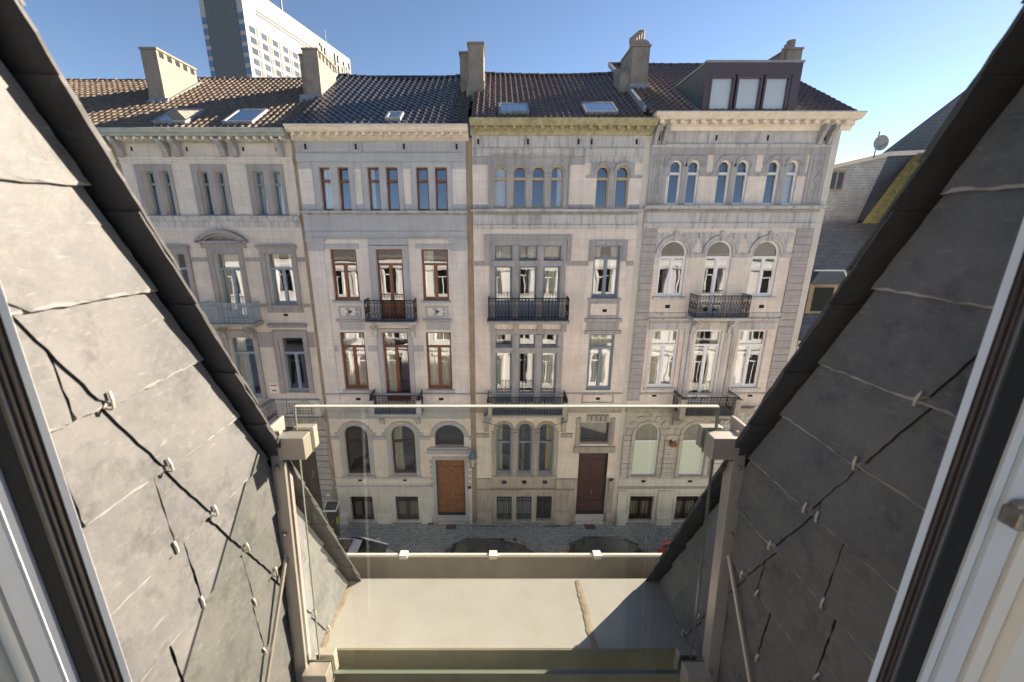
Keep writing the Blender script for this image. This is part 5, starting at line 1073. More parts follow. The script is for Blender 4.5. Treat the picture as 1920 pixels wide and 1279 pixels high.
def meter():
    x, y = -7.25, 15.0
    Mt = empty('parking_meter', (x, y, G), 'black parking meter with a solar panel, in front of the pale house', 'parking meter')
    b = MB(); b.box(x-0.17, x+0.17, y-0.13, y+0.13, G, G+1.15); b.prism([(y-0.15, G+1.15), (y+0.15, G+1.15), (y+0.15, G+1.5), (y-0.10, G+1.42)], 'x', x-0.2, x+0.2); b.build('cabinet', M['iron'], Mt, bevel=0.02)
    s_ = MB(); s_.add([(x-0.29, y-0.24, G+1.62), (x+0.29, y-0.24, G+1.62), (x+0.29, y+0.2, G+1.80), (x-0.29, y+0.2, G+1.80), (x-0.29, y-0.24, G+1.57), (x+0.29, y-0.24, G+1.57), (x+0.29, y+0.2, G+1.75), (x-0.29, y+0.2, G+1.75)], [(0,1,2,3),(4,7,6,5),(0,4,5,1),(1,5,6,2),(2,6,7,3),(3,7,4,0)]); s_.build('panel_frame', M['rim'], Mt)
    MB().add([(x-0.25, y-0.21, G+1.637), (x+0.25, y-0.21, G+1.637), (x+0.25, y+0.17, G+1.793), (x-0.25, y+0.17, G+1.793)], [(0,1,2,3)]).build('solar_panel', M['solar'], Mt)
    MB().tube([(x, y, G+1.45), (x, y, G+1.7)], 0.04, 6).build('pole', M['iron'], Mt)
    MB().prism([(y-0.10, G+0.75), (y+0.10, G+0.75), (y+0.10, G+1.12), (y-0.10, G+1.12)], 'x', x+0.171, x+0.176).build('yellow_panel', M['yel'], Mt)
    MB().prism([(y-0.12, G+0.55), (y+0.04, G+0.55), (y+0.04, G+0.74), (y-0.12, G+0.74)], 'x', x+0.171, x+0.176).build('blue_panel', M['bluesign'], Mt)
    k = MB()
    for dx, dz in ((-0.08, 0.95), (0.02, 0.95), (-0.05, 0.82), (0.05, 1.05)): k.box(x+dx-0.02, x+dx+0.02, y-0.136, y-0.129, G+dz-0.015, G+dz+0.015)
    k.box(x-0.03, x+0.03, y-0.136, y-0.129, G+0.55, G+0.62); k.build('buttons', M['yel'], Mt)
meter()
def signs():
    s_ = empty('red_white_sign', (-9.6, D, -6.5), 'small white sign with red lines beside the blue window of the beige house', 'sign')
    MB().box(-9.72, -9.34, D-0.03, D-0.0, -6.72, -6.28).build('plate', M['signw'], s_)
    MB().box(-9.68, -9.4, D-0.036, D-0.03, -6.40, -6.35).box(-9.64, -9.44, D-0.036, D-0.03, -6.64, -6.58).build('red_lines', M['red'], s_)
    for x, z, lab in ((-7.75, -11.75, 'small white number plate beside the parking meter on the grey pier'), (-1.22, -11.35, 'small dark number plate right of the orange oak door'), (5.25, -10.95, 'small dark number plate right of the red-brown door')):
        o = MB().box(x-0.08, x+0.08, D-0.16, D-0.13, z-0.06, z+0.06).build('number_plate', M['iron'] if x > -7 else M['signw']); tag(o, lab, 'number plate')
    for x, y, lab in ((-2.1, 15.55, 'dark door mat at the foot of the orange oak door'), (4.4, 15.55, 'brown door mat at the foot of the red-brown door')):
        o = MB().box(x-0.25, x+0.25, y-0.02, y+0.28, G+0.002, G+0.02).build('door_mat', M['fdark']); tag(o, lab, 'door mat')
    b = empty('boot_scraper', (-3.05, 15.8, G), 'small black iron boot scraper left of the orange oak door', 'boot scraper')
    MB().tube([(-3.2, 15.78, G), (-3.2, 15.78, G+0.16)], 0.012, 5).tube([(-2.98, 15.78, G), (-2.98, 15.78, G+0.16)], 0.012, 5).box(-3.2, -2.98, 15.77, 15.79, G+0.08, G+0.13).build('frame', M['iron'], b)
    l = empty('wall_lamp', (7.85, D, -9.0), 'small brown box lamp on the pier between the two frosted arched windows', 'wall lamp')
    MB().prism([(7.73, -9.2), (7.97, -9.2), (8.0, -9.02), (7.85, -8.92), (7.7, -9.02)], 'y', D-0.28, D-0.07).build('lamp_housing', M['fwood'], l)
    MB().lathe([(0.05, 0), (0.05, 0.08), (0.0, 0.12)], (7.85, D-0.16, -8.95), 6).build('lamp_cap', M['signw'], l)
    c_ = empty('security_camera', (10.9, D, -7.1), 'small white security camera on the ledge at the right end of the row', 'camera')
    MB().tube([(11.1, D-0.35, -7.3), (11.05, D-0.5, -7.15)], 0.05, 7).build('housing', M['signw'], c_)
    MB().tube([(11.1, D, -7.35), (11.1, D-0.35, -7.33)], 0.02, 5).build('bracket', M['signw'], c_)
    # plants and bottles on the second floor balcony
    for i, (x, c_) in enumerate(((8.95, 'yel'), (9.05, 'signw'), (9.25, 'signw'))):
        o = MB().lathe([(0.03, 0), (0.035, 0.12), (0.012, 0.17), (0.012, 0.22)], (x, D-0.5, -3.3), 7).build('bottle', M[c_]); tag(o, ['yellow bottle on the white-windowed house balcony', 'white bottle just right of the yellow one on the balcony', 'white bottle farthest right on the white-windowed house balcony'][i], 'bottle', 'bottles on the balcony')
signs()
def hanging_lights():
    o = MB(); pts = [(-0.55+3.5*i/16, D-0.9, -7.62-0.42*math.sin(PI*i/16)) for i in range(17)]; o.tube(pts, 0.012, 4)
    tag(o.build('hanging_cable', M['iron']), 'black cable sagging under the first floor balcony of the cream house', 'cable')
hanging_lights()
# ------------------------------------------------------------------ cars
def car(loc, paint, label, Lc=4.2, roofx=(-0.9, 0.55), H_=1.45, sunroof=False, tail=0.35):
    C_ = empty('parked_car', (0, 0, 0), label, 'car', 'cars parked along the kerb')
    h = Lc/2; xr, xf = roofx
    st = [(-h, 0.60, 0.35, 0.72), (-h+0.12, 0.78, 0.25, 0.90), (-h+0.5, 0.86, 0.22, 0.96), (-0.8, 0.89, 0.22, 0.97), (0.6, 0.89, 0.22, 0.96), (h-1.0, 0.87, 0.22, 0.93), (h-0.35, 0.80, 0.24, 0.82), (h-0.08, 0.66, 0.3, 0.68), (h, 0.5, 0.38, 0.58)]
    vs = []; fs = []; n = 10
    for x, w_, z0, z1 in st:
        zm = (z0+z1)/2
        for yy, zz in ((-w_*0.85, z0), (-w_, z0+0.12), (-w_*1.0, zm+0.08), (-w_*0.93, z1-0.04), (-w_*0.80, z1), (w_*0.80, z1), (w_*0.93, z1-0.04), (w_, zm+0.08), (w_, z0+0.12), (w_*0.85, z0)): vs.append((x, yy, zz))
    for i in range(len(st)-1):
        for k in range(n): fs.append((i*n+k, i*n+(k+1) % n, i*n+n+(k+1) % n, i*n+n+k))
    fs += [tuple(range(n-1, -1, -1)), tuple(range((len(st)-1)*n, len(st)*n))]
    b = MB().add(vs, fs).build('body', paint, C_, smooth=True); sb = b.modifiers.new('s', 'SUBSURF'); sb.levels = 1; sb.render_levels = 2
    # glasshouse
    g = MB(); bx0, bx1 = -h+tail, xf+0.95
    prof = [(bx0, 0.93, 0.80), (xr-0.05, H_-0.05, 0.60), (xr+0.25, H_, 0.58), (xf-0.25, H_-0.005, 0.58), (xf, H_-0.05, 0.60), (bx1, 0.92, 0.80)]
    vs = []
    for x, z, w_ in prof: vs += [(x, -w_, z), (x, w_, z)]
    low = [(bx0, -0.80, 0.85), (bx0, 0.80, 0.85), (bx1, -0.80, 0.85), (bx1, 0.80, 0.85)]
    g.add(vs+low, [(0, 2, 3, 1), (2, 4, 5, 3), (4, 6, 7, 5), (6, 8, 9, 7), (8, 10, 11, 9), (0, 12, 14, 10, 8, 6, 4, 2), (1, 3, 5, 7, 9, 11, 15, 13)]); g.build('windows', M['cglass'], C_)
    rf = MB(); pts = [(xr-0.12, H_-0.075), (xr-0.03, H_-0.03), (xr+0.25, H_+0.012), ((xr+xf)/2, H_+0.03), (xf-0.25, H_+0.008), (xf+0.04, H_-0.05)]
    for j in range(len(pts)-1):
        (xa, za), (xb, zb) = pts[j], pts[j+1]
        for ya, yb, da, db in ((-0.61, -0.45, -0.05, 0), (-0.45, 0.45, 0, 0), (0.45, 0.61, 0, -0.05)): rf.quad((xa, ya, za+da), (xb, ya, zb+da), (xb, yb, zb+db), (xa, yb, za+db))
    rf.build('roof', paint, C_, smooth=True)
    pl = MB()
    for s_ in (-1, 1):
        pl.tube([(bx0, s_*0.80, 0.92), (xr-0.08, s_*0.61, H_-0.06)], 0.05, 6); pl.tube([(bx1, s_*0.80, 0.92), (xf+0.02, s_*0.61, H_-0.06)], 0.04, 6); pl.tube([(xr-0.08, s_*0.61, H_-0.07), (xf+0.02, s_*0.61, H_-0.07)], 0.04, 6); pl.tube([(-0.15, s_*0.86, 0.9), (-0.1, s_*0.61, H_-0.05)], 0.035, 5)
    pl.build('pillars', paint, C_)
    if sunroof: MB().quad((xr+0.25, -0.40, H_+0.045), (xf-0.3, -0.40, H_+0.045), (xf-0.3, 0.40, H_+0.045), (xr+0.25, 0.40, H_+0.045)).build('sunroof', M['cglass'], C_)
    for s_ in (-1, 1):
        MB().lathe([(0.02, -0.06), (0.09, -0.03), (0.10, 0.04), (0.03, 0.07)], (bx1-0.45, s_*0.98, 0.98), 8).build('wing_mirror', paint, C_)
        MB().lathe([(0.03, -0.05), (0.12, 0), (0.03, 0.05)], (h-0.16, s_*0.55, 0.62), 8).build('headlight', M['rim'], C_)
        MB().lathe([(0.03, -0.05), (0.10, 0), (0.03, 0.05)], (-h+0.1, s_*0.6, 0.78), 8).build('tail_light', M['red'], C_)
        for x in (-h+0.78, h-0.82):
            w_ = MB(); pr = [(0.20, -0.10), (0.30, -0.10), (0.32, -0.05), (0.32, 0.05), (0.30, 0.10), (0.20, 0.10)]
            m_ = MB().lathe(pr, (0, 0, 0), 18); w_.add([(x+a, s_*0.78+c_, 0.32+b_) for a, b_, c_ in m_.v], m_.f); W = w_.build('wheel', M['tyre'], C_)
            m_ = MB().lathe([(0.21, -0.105), (0.05, -0.085), (0.05, 0.085), (0.21, 0.105)], (0, 0, 0), 12); MB().add([(x+a, s_*0.78+c_, 0.32+b_) for a, b_, c_ in m_.v], m_.f).build('rim', M['rim'], W)
    C_.location = loc
    return C_
zr = G-0.12
car((-6.2, 12.95, zr), M['cgrey'], 'silver grey car with a glass sunroof, leftmost of the parked cars', 4.3, (-0.75, 0.75), 1.47, True)
car((-0.2, 12.92, zr), M['cblk'], 'longer black car parked between the silver grey car and the black hatchback', 3.9, (-0.9, 0.5), 1.44)
car((4.7, 12.92, zr), M['cblk'], 'short black hatchback parked next to the red car', 3.6, (-1.0, 0.25), 1.50, tail=0.15)
car((8.75, 12.95, zr), M['cred'], 'red car at the right end, mostly hidden by the roof edge', 4.2, (-0.95, 0.5), 1.46, tail=0.3)

# ================================================================== our own roof opening
VY = lambda z: 0.765 - z/2.14           # roof surface line (mansard slope)
XL, XR = -0.714, 0.786
ZB = lambda k: -0.118-0.182*k
def jag(pts, step=0.018, j=0.0016):
    out = []
    for i in range(len(pts)):
        a, b = pts[i], pts[(i+1) % len(pts)]; L = math.hypot(b[0]-a[0], b[1]-a[1]); n = max(1, int(L/step))
        for k in range(n): t = k/n; out.append((a[0]+(b[0]-a[0])*t+random.uniform(-j, j), a[1]+(b[1]-a[1])*t+random.uniform(-j, j)))
    return out
def cheek(side, root):
    xp = XL if side < 0 else XR; s_ = 1 if side < 0 else -1      # s_: into the opening
    mb = MB(); th = 0.006
    hooks = []
    def slate(poly, zb, extra):
        poly = jag(poly); n = len(poly)
        def off(z): return 0.003+0.015*max(0, min(1, 1-(z-zb)/0.25))+extra
        tw_ = random.uniform(-0.006, 0.006); yc = sum(p[0] for p in poly)/n
        zc = sum(p[1] for p in poly)/n
        inn = []
        for i, (y, z) in enumerate(poly):
            py, pz = poly[i-1]; qy, qz = poly[(i+1) % n]; ty, tz = qy-py, qz-pz; l = math.hypot(ty, tz) or 1; ny, nz = -tz/l, ty/l
            if (yc-y)*ny+(zc-z)*nz < 0: ny, nz = -ny, -nz
            k = random.uniform(0.003, 0.0075) if abs(ty) > abs(tz) else random.uniform(0.0004, 0.0014); inn.append((y+ny*k, z+nz*k))
        vs = [(xp+s_*(off(z)+th+tw_*(y-yc)), y, z) for y, z in inn]+[(xp+s_*(off(z)+th*0.35+tw_*(y-yc)), y, z) for y, z in poly]+[(xp+s_*(off(z)+tw_*(y-yc)), y, z) for y, z in poly]
        mb.add(vs, [tuple(range(n))]+[(i, (i+1) % n, n+(i+1) % n, n+i) for i in range(n)]+[(n+i, n+(i+1) % n, 2*n+(i+1) % n, 2*n+i) for i in range(n)])
    MB().add([(xp, 0.535, 0.40), (xp, 0.535, -2.3), (xp, VY(-2.3)-0.02, -2.3), (xp, VY(0.40)-0.02, 0.40), (xp-s_*0.1, 0.535, 0.40), (xp-s_*0.1, 0.535, -2.3), (xp-s_*0.1, VY(-2.3)-0.02, -2.3), (xp-s_*0.1, VY(0.40)-0.02, 0.40)], [(0,1,2,3),(7,6,5,4),(0,4,5,1),(1,5,6,2),(2,6,7,3),(3,7,4,0)]).build('cheek_boarding', M['gasket'], root)
    for k in range(-4, 11):
        zb = ZB(k)+random.uniform(-0.003, 0.003); zt = zb+0.245; e = 0.012; g_ = 0.255+random.uniform(-0.01, 0.012)
        cl = 0.0
        yi = lambda z: VY(z)-g_
        p = [(yi(zb+0.02), zb+0.02), (yi(zb)+0.02, zb), (VY(zb)-e, zb+random.uniform(-.004, .008)), (VY(zt)-e, zt), (yi(zt), zt)]
        slate(p, zb, 0.005)
        hooks.append((yi(zb)+0.005, zb, 0.005))
        y1 = yi(zb)+0.10; yv = yi(zb)-random.uniform(0.02, 0.12) if k % 2 else yi(zb)-random.uniform(0.15, 0.2)
        y = yv; first = True; ztop = zb+0.245
        # slate tucked under the verge slate
        slate([(yv+0.002, zb), (y1, zb), (y1, zb+0.19), (yv+0.002, ztop)], zb, 0.0)
        while y > 0.56:
            w_ = random.uniform(0.20, 0.27); ya = max(y-w_, 0.535)
            if k > 1: hooks.append((y-0.004, zb, 0.0))
            slate([(ya+0.0015, zb+random.uniform(-.003, .003)), (y-0.0015, zb+random.uniform(-.003, .003)), (y-0.0015, ztop), (ya+0.0015, ztop)], zb, random.uniform(0, 0.002))
            y = ya
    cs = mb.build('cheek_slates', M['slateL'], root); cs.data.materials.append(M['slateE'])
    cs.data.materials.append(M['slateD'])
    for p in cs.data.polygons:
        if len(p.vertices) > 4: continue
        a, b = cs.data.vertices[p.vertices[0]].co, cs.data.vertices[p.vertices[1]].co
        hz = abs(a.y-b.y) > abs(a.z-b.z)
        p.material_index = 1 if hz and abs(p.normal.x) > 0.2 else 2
    # hooks
    hk = MB(); L_ = 0.034
    hk.tube([(0.010, 0, -0.003), (0.018, 0, -0.006), (0.0235, 0, -0.001), (0.0235, 0.0008, 0.015), (0.022, 0.0, L_)], 0.0027, 6)
    proto = hk.build('slate_hook', M['hook'], root, smooth=True); first = True
    for y, z, ex in hooks:
        if y < 0.585 or z > 0.4: continue
        o = proto if first else proto.copy()
        if not first: COL.objects.link(o)
        first = False
        o.parent = root; o.matrix_parent_inverse = Matrix.Translation(-Vector(WL[root.name]))
        o.location = (xp+s_*(ex+0.006), y, z); o.scale = (s_, 1, 0.85); o.rotation_euler = (random.uniform(-0.15, 0.15)+0.1, 0, 0)
def mansard(root):
    """slates of the main slope beside the opening, lapping over the cheeks"""
    k = math.hypot(1, 2.14); dy, dz = -1/k, 2.14/k; ny, nz = 2.14/k, 1/k     # along slope up, outward normal
    def P(x, z, o_): return (x, VY(z)+ny*o_, z+nz*o_)
    mb = MB(); th = 0.006
    for side in (-1, 1):
        xe = -0.640 if side < 0 else 0.712
        for kk in range(-8, 11):
            zb = -0.082-0.186*kk; zt = zb+0.30; x = xe+random.uniform(-0.002, 0.002); j = 0
            while abs(x) < 2.2:
                w_ = (0.30 if (kk % 2 and j == 0) else 0.24)+random.uniform(-0.01, 0.01); xa, xb = sorted((x, x+side*w_))
                poly = jag([(xa+0.002, zb), (xb-0.002, zb), (xb-0.002, zt), (xa+0.002, zt)], 0.02, 0.0018); n = len(poly)
                def off(z): return 0.004+0.009*max(0, min(1, 1-(z-zb)/0.27))
                vs = [P(a, z, off(z)+th) for a, z in poly]+[P(a, z, off(z)) for a, z in poly]
                mb.add(vs, [tuple(range(n))]+[tuple(range(2*n-1, n-1, -1))]+[(i, (i+1) % n, n+(i+1) % n, n+i) for i in range(n)])
                x += side*w_; j += 1
    mb.build('verge_slates', M['slateV'], root)
    # roof deck beyond
    d = MB()
    for xa, xb in ((-22, XL-0.10), (XR+0.10, 22)):
        d.add([P(xa, -1.95, 0), P(xb, -1.95, 0), P(xb, 1.6, 0), P(xa, 1.6, 0), P(xa, -1.95, -0.1), P(xb, -1.95, -0.1), P(xb, 1.6, -0.1), P(xa, 1.6, -0.1)], [(0,1,2,3),(7,6,5,4),(0,4,5,1),(1,5,6,2),(2,6,7,3),(3,7,4,0)])
    d.add([P(XL-0.1, 0.75, 0), P(XR+0.1, 0.75, 0), P(XR+0.1, 1.6, 0), P(XL-0.1, 1.6, 0), P(XL-0.1, 0.75, -0.1), P(XR+0.1, 0.75, -0.1), P(XR+0.1, 1.6, -0.1), P(XL-0.1, 1.6, -0.1)], [(0,1,2,3),(7,6,5,4),(0,4,5,1),(1,5,6,2),(2,6,7,3),(3,7,4,0)])
    d.build('roof_deck', M['sl3'], root)
def own_roof():
    root = empty('slate_roof', (0, 1.0, -1.6), 'dark slate mansard roof cut open around the window, its lapped cheeks filling both sides', 'roof')
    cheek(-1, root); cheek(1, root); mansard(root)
    # zinc ledge
    xa, xb = XL+0.004, XR-0.004; zf, zn = -1.607, -1.582
    L = MB().add([(xa, 1.19, zn), (xb, 1.19, zn), (xb+0.02, 1.53, zf), (xa-0.0, 1.53, zf), (xa, 1.19, -1.80), (xb, 1.19, -1.80), (xb+0.02, 1.53, -1.80), (xa, 1.53, -1.80)], [(0, 1, 2, 3), (1, 5, 6, 2), (2, 6, 7, 3), (3, 7, 4, 0)])
    Lo = L.build('zinc_ledge', M['ledge'], root)
    MB().add([(xa, 1.185, zn-0.002), (xb, 1.185, zn-0.002), (xb, 1.185, -1.95), (xa, 1.185, -1.95), (xa, 1.192, zn-0.001), (xb, 1.192, zn-0.001)], [(3, 2, 1, 0), (0, 1, 5, 4)]).build('ledge_apron', M['apron'], Lo)
    # seam tape, ragged
    for pth, w_ in (([(0.392, 1.53), (0.388, 1.45), (0.391, 1.36), (0.386, 1.28), (0.389, 1.19)], 0.014), ([(XL+0.03, 1.19), (XL+0.02, 1.3), (XL+0.028, 1.42), (XL+0.02, 1.52)], 0.014), ([(XR-0.02, 1.19), (XR-0.028, 1.3), (XR-0.02, 1.42), (XR-0.02, 1.52)], 0.006)):
        t = MB(); q = []
        for i in range(len(pth)-1):
            for j in range(9):
                u = j/9; x = pth[i][0]+(pth[i+1][0]-pth[i][0])*u; y = pth[i][1]+(pth[i+1][1]-pth[i][1])*u; q.append((x, y))
        q.append(pth[-1]); vs = []
        for x, y in q:
            z = zn+(zf-zn)*(y-1.19)/0.34+0.0025; r_ = w_*random.uniform(0.75, 1.15); l_ = w_*random.uniform(0.75, 1.15); vs += [(x-l_, y, z), (x, y, z+0.0012), (x+r_, y, z)]
        t.add(vs, [(i*3+j, i*3+j+1, i*3+j+4, i*3+j+3) for i in range(len(q)-1) for j in (0, 1)]).build('sealing_tape', M['tape'] if w_ > 0.01 else M['zinc'], Lo)
    # gutter
    g = MB(); pts_in = [(1.54, -1.72), (1.545, -2.02), (1.60, -2.06), (1.80, -2.06), (1.855, -2.02), (1.865, -1.785)]; n = len(pts_in)
    vs = [(-22, y, z) for y, z in pts_in]+[(22, y, z) for y, z in pts_in]; g.add(vs, [(i, i+1, n+i+1, n+i) for i in range(n-1)])
    vs = [(-22, y+0.004, z) for y, z in pts_in]+[(22, y+0.004, z) for y, z in pts_in]
    Gt = g.build('gutter', M['gutter'], root)
    MB().tube([(-22, 1.868, -1.783), (22, 1.868, -1.783)], 0.011, 8).build('gutter_bead', M['rim'], Gt)
    for x in (-1.6, -1.05, -0.525, -0.016, 0.575, 1.15, 1.7):
        MB().box(x-0.022, x+0.022, 1.845, 1.885, -1.79, -1.765).build('gutter_clip', M['rim'], Gt)
    MB().box(-0.72, 0.79, 1.525, 1.545, -2.0, -1.612).build('fascia', M['gutter'], Gt)
own_roof()
def railing_front():
    B = empty('glass_balustrade', (0, 1.1, -1.6), 'frameless glass balustrade panel held by clamps on two steel posts', 'balustrade')
    def gy(z): return 1.045+(z+1.5)*(0.08/0.979)
    x0, x1, zt, zb = -0.619, 0.686, -0.521, -1.505
    t = 0.012
    g = MB(); g.quad((x0, gy(zb), zb), (x1, gy(zb), zb), (x1, gy(zt), zt), (x0, gy(zt), zt)); Gp = g.build('glass_panel', M['bal'], B)
    e = MB(); w_ = 0.0035
    def bar(xa, za, xb, zb_, th):
        if abs(xb-xa) > 0.1: e.add([(xa, gy(za)-0.001, za-th), (xb, gy(za)-0.001, za-th), (xb, gy(za)-0.001, za), (xa, gy(za)-0.001, za), (xa, gy(za)+t, za), (xb, gy(za)+t, za)], [(0, 1, 2, 3), (3, 2, 5, 4)])
        else: e.add([(xa-th/2, gy(za), za), (xa+th/2, gy(za), za), (xb+th/2, gy(zb_), zb_), (xb-th/2, gy(zb_), zb_), (xa-th/2, gy(za)+t, za), (xb-th/2, gy(zb_)+t, zb_)], [(0, 1, 2, 3), (0, 3, 5, 4)])
    bar(x0, zb, x1, zb, 0.003); bar(x0, zb, x0, zt, 0.004); bar(x1, zb, x1, zt, 0.004)
    e.build('glass_edge', M['edge'], Gp)
    MB().add([(x0, gy(zt)-0.001, zt-0.001), (x1, gy(zt)-0.001, zt-0.001), (x1, gy(zt)-0.001, zt+0.003), (x0, gy(zt)-0.001, zt+0.003), (x0, gy(zt)+t, zt+0.003), (x1, gy(zt)+t, zt+0.003)], [(0,1,2,3),(3,2,5,4)]).build('glass_top_edge', M['edge2'], Gp)
    for s_, xp in ((-1, -0.668), (1, 0.742)):
        # channel post: plate + flange, leaning with the glass
        p = MB(); z1, z0 = -0.585, -2.1
        def bx(xa, xb, ya, yb, za, zb_):
            p.add([(xa, gy(za)+ya, za), (xb, gy(za)+ya, za), (xb, gy(za)+yb, za), (xa, gy(za)+yb, za), (xa, gy(zb_)+ya, zb_), (xb, gy(zb_)+ya, zb_), (xb, gy(zb_)+yb, zb_), (xa, gy(zb_)+yb, zb_)], [(0,3,2,1),(4,5,6,7),(0,1,5,4),(1,2,6,5),(2,3,7,6),(3,0,4,7)])
        bx(*sorted((xp-s_*0.012, xp-s_*0.004+s_*0.028)), -0.030, -0.022, z0, z1); bx(*sorted((xp+s_*0.016, xp+s_*0.026)), -0.022, 0.055, z0, z1+0.012)
        bx(*sorted((xp-s_*0.016, xp-s_*0.010)), -0.030, 0.012, z0, z1-0.10)
        p.build('post', M['steel'], B, bevel=0.0015)
        for zc, hh in ((-0.630, 0.036), (-1.49, 0.045)):
            xa, xb = sorted((xp-s_*0.012, xp-s_*0.094)); c_ = MB(); c_.box(xa, xb, gy(zc)-0.052, gy(zc)-0.004, zc-hh, zc+hh); cl = c_.build('clamp', M['steel'], B, bevel=0.002)
            MB().box(xa+(0.0 if s_ > 0 else 0.018), xb-(0.018 if s_ > 0 else 0.0), gy(zc)+0.018, gy(zc)+0.045, zc-hh, zc+hh).build('clamp_plate', M['steel'], cl, bevel=0.002)
            MB().box(xa-0.002, xb+0.002, gy(zc)-0.004, gy(zc)-0.0005, zc-hh-0.002, zc+hh+0.002).build('clamp_seal', M['edge'], cl)
        b = MB(); b.tube([(xp+s_*0.010, 1.075, -0.985), (xp+s_*0.010, 0.72, -1.50)], 0.0065, 6); b.build('brace', M['steel'], B)
        for zc in (-0.93, -0.70): m_ = MB().lathe([(0.002, -0.006), (0.007, -0.004), (0.007, 0.004)], (0, 0, 0), 8); MB().add([(xp+a+s_*0.006, gy(zc)-0.036+c_, zc+b_) for a, b_, c_ in m_.v], m_.f).build('bolt', M['latch'], B)
railing_front()
def window_frame():
    W = empty('terrace_window_frame', (0, 0.48, -1.8), 'open white window frame with black rubber seals at both edges of the view', 'window frame')
    L = [0.618, 0.631, 0.676, 0.711, 0.725, 0.7295, 0.769, 0.774, 0.80]
    Rr = [0.631, 0.644, 0.681, 0.719, 0.733, 0.740, 0.775, 0.783, 0.808]
    for s_, e in ((-1, L), (1, Rr)):
        def strip(name, mat, i, j, yf, a=None, b=None, yb_=0.503):
            yb_ = max(yb_, yf+0.0006)
            xa, xb = sorted((s_*(a if a is not None else e[i]), s_*(b if b is not None else e[j]))); MB().box(xa, xb, yf, yb_, -1.95, 0.66).build(name, M[mat], W, bevel=0.0006)
        strip('outer_frame', 'wframe', 0, 1, 0.498, yb_=0.4986)
        strip('seal', 'gasket', 1, 2, 0.500, yb_=0.502)
        w_ = (e[2]-e[1])
        for t0, t1, mt in ((0.12, 0.26, 'gask2'), (0.42, 0.52, 'gask2'), (0.68, 0.80, 'gask3')): strip('seal_ridge', mt, 0, 0, 0.4975, e[1]+w_*t0, e[1]+w_*t1)
        strip('rebate', 'black', 2, 3, 0.502, yb_=0.505)
        strip('inner_frame', 'wframe', 3, 4, 0.498); strip('groove', 'gasket', 4, 5, 0.506); strip('inner_frame', 'wframe', 5, 6, 0.495); strip('groove', 'gask3', 6, 7, 0.5015); strip('inner_frame', 'wall', 7, 8, 0.492); 
    MB().box(-0.617, 0.63, 0.50, 0.53, -1.95, -1.86).build('threshold', M['wframe'], W); MB().box(-0.617, 0.63, 0.50, 0.53, 0.58, 0.66).build('head_frame', M['wframe'], W)
    # catch on the right jamb
    K = empty('window_catch', (0.69, 0.465, -0.375), 'small worn metal catch screwed to the right window frame', 'catch')
    k = MB(); k.box(0.735, 0.775, 0.470, 0.496, -0.410, -0.380); k.box(0.741, 0.790, 0.478, 0.493, -0.404, -0.372); k.build('catch_body', M['latch'], K, bevel=0.004)
    for y in (0.746, 0.764): MB().box(y-0.003, y+0.003, 0.4685, 0.4702, -0.398, -0.392).build('screw', M['gasket'], K)
    # room, back wall and most of the ceiling left out for sky fill light
    Rm = empty('room', (0, -1.5, -2.0), 'pale plaster reveal and room walls inside the window', 'room')
    q = MB()
    q.box(-2.2, -0.803, 0.475, 0.55, -2.0, 1.3); q.box(0.811, 2.2, 0.475, 0.55, -2.0, 1.3); q.box(-0.803, 0.811, 0.475, 0.55, 0.661, 1.3)
    q.box(-2.3, -2.2, -3.0, 0.55, -2.0, 1.3); q.box(2.2, 2.3, -3.0, 0.55, -2.0, 1.3); q.box(-2.3, 2.3, 0.2, 0.55, 1.3, 1.4)
    q.build('walls', M['wall'], Rm); MB().box(-2.3, 2.3, -6.0, 0.47, -2.1, -1.95).build('floor', M['wall'], Rm)
window_frame()
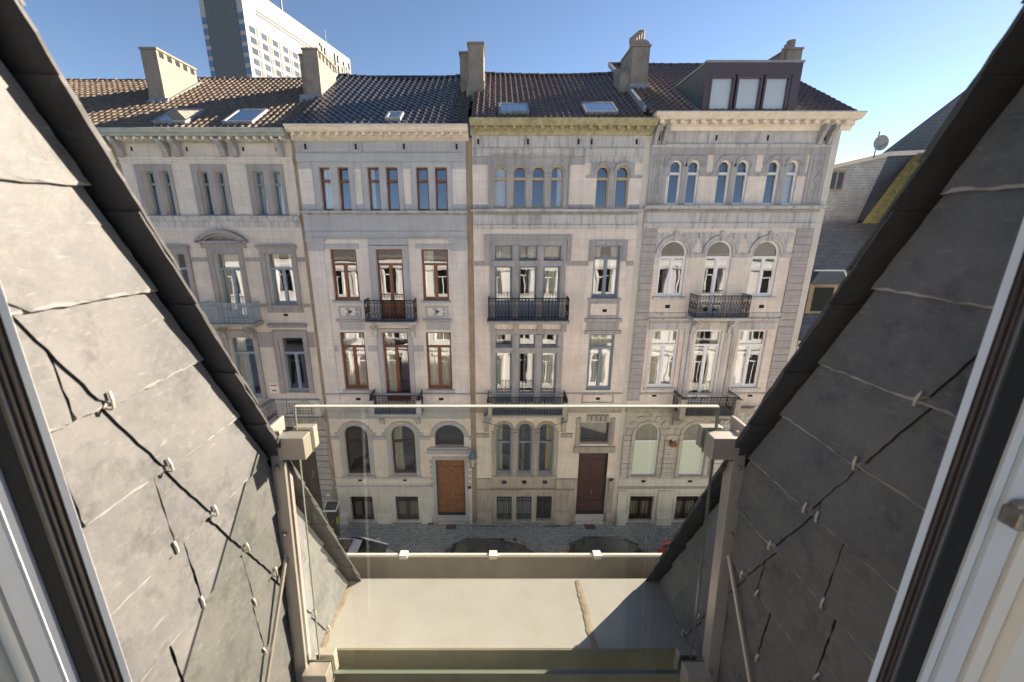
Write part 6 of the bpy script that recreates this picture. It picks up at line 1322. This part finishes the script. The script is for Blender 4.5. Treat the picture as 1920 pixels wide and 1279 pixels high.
# ================================================================== our own row, seen only as reflections
def own_row():
    H = empty('terraced_house', (0, 1.94, G), 'cream terrace on the near side of the street, below the slate roof', 'house')
    mb = MB(); ops = []
    for i in range(-10, 11):
        x = i*2.05; 
        for z0, z1 in ((-4.6,-2.7),(-8.2,-5.8),(-12.0,-9.5)): ops.append((x-0.55, x+0.55, z0, z1, z0 < -9))
    wall(mb, -22, 22, G-0.1, -2.1, ops); 
    fr = MB(); gl = MB()
    for o in ops:
        a, b, c_, d = o[:4]; fr.box(a-0.14, a-0.005, D-0.05, D+0.02, c_, d); fr.box(b+0.005, b+0.14, D-0.05, D+0.02, c_, d) ; fr.box(a-0.2, b+0.2, D-0.18, D+0.02, d+0.05, d+0.2)
        fr.box(a, a+0.07, D+0.15, D+0.2, c_, d); fr.box(b-0.07, b, D+0.15, D+0.2, c_, d); fr.box((a+b)/2-0.04, (a+b)/2+0.04, D+0.15, D+0.2, c_, d-0.6); fr.box(a, b, D+0.15, D+0.2, d-0.64, d-0.56)
        gl.quad((a, D+0.2, c_), (b, D+0.2, c_), (b, D+0.2, d), (a, D+0.2, d))
    fr.box(-22, 22, D-0.15, D+0.02, -2.75, -2.45); fr.box(-22, 22, D-0.2, D+0.02, -5.4, -5.2); fr.box(-22, 22, D-0.25, D+0.02, -9.0, -8.75)
    fl = lambda m_: [(x, 17.94-y, z) for x, y, z in m_.v]
    for m_, nm, mt in ((mb, 'facade', 'ownw'), (fr, 'stone_trim', 'ownw'), (gl, 'windows', 'cglass')): m_.v = fl(m_); m_.build(nm, M[mt], H)
    r_ = MB()
    for i in (-8, -4, 0, 4, 8):
        x = i*2.05; m_ = railing([(x-1.2, D-0.6), (x+1.2, D-0.6)], -8.3, -7.4, rings=False); m_.box(x-1.25, x+1.25, D-0.7, D, -8.45, -8.3); r_.add([(a, 17.94-b, c_) for a, b, c_ in m_.v], m_.f)
    r_.build('balconies', M['iron'], H)
    MB().quad((-22, 1.9, G), (-22, -8, G), (-22, -8, 1.6), (-22, 0.1, 1.6)).quad((22, 1.9, G), (22, -8, G), (22, -8, 1.6), (22, 0.1, 1.6)).build('end_walls', M['renderw'], H)  # end walls only; rear left open so sky light fills the room
own_row()
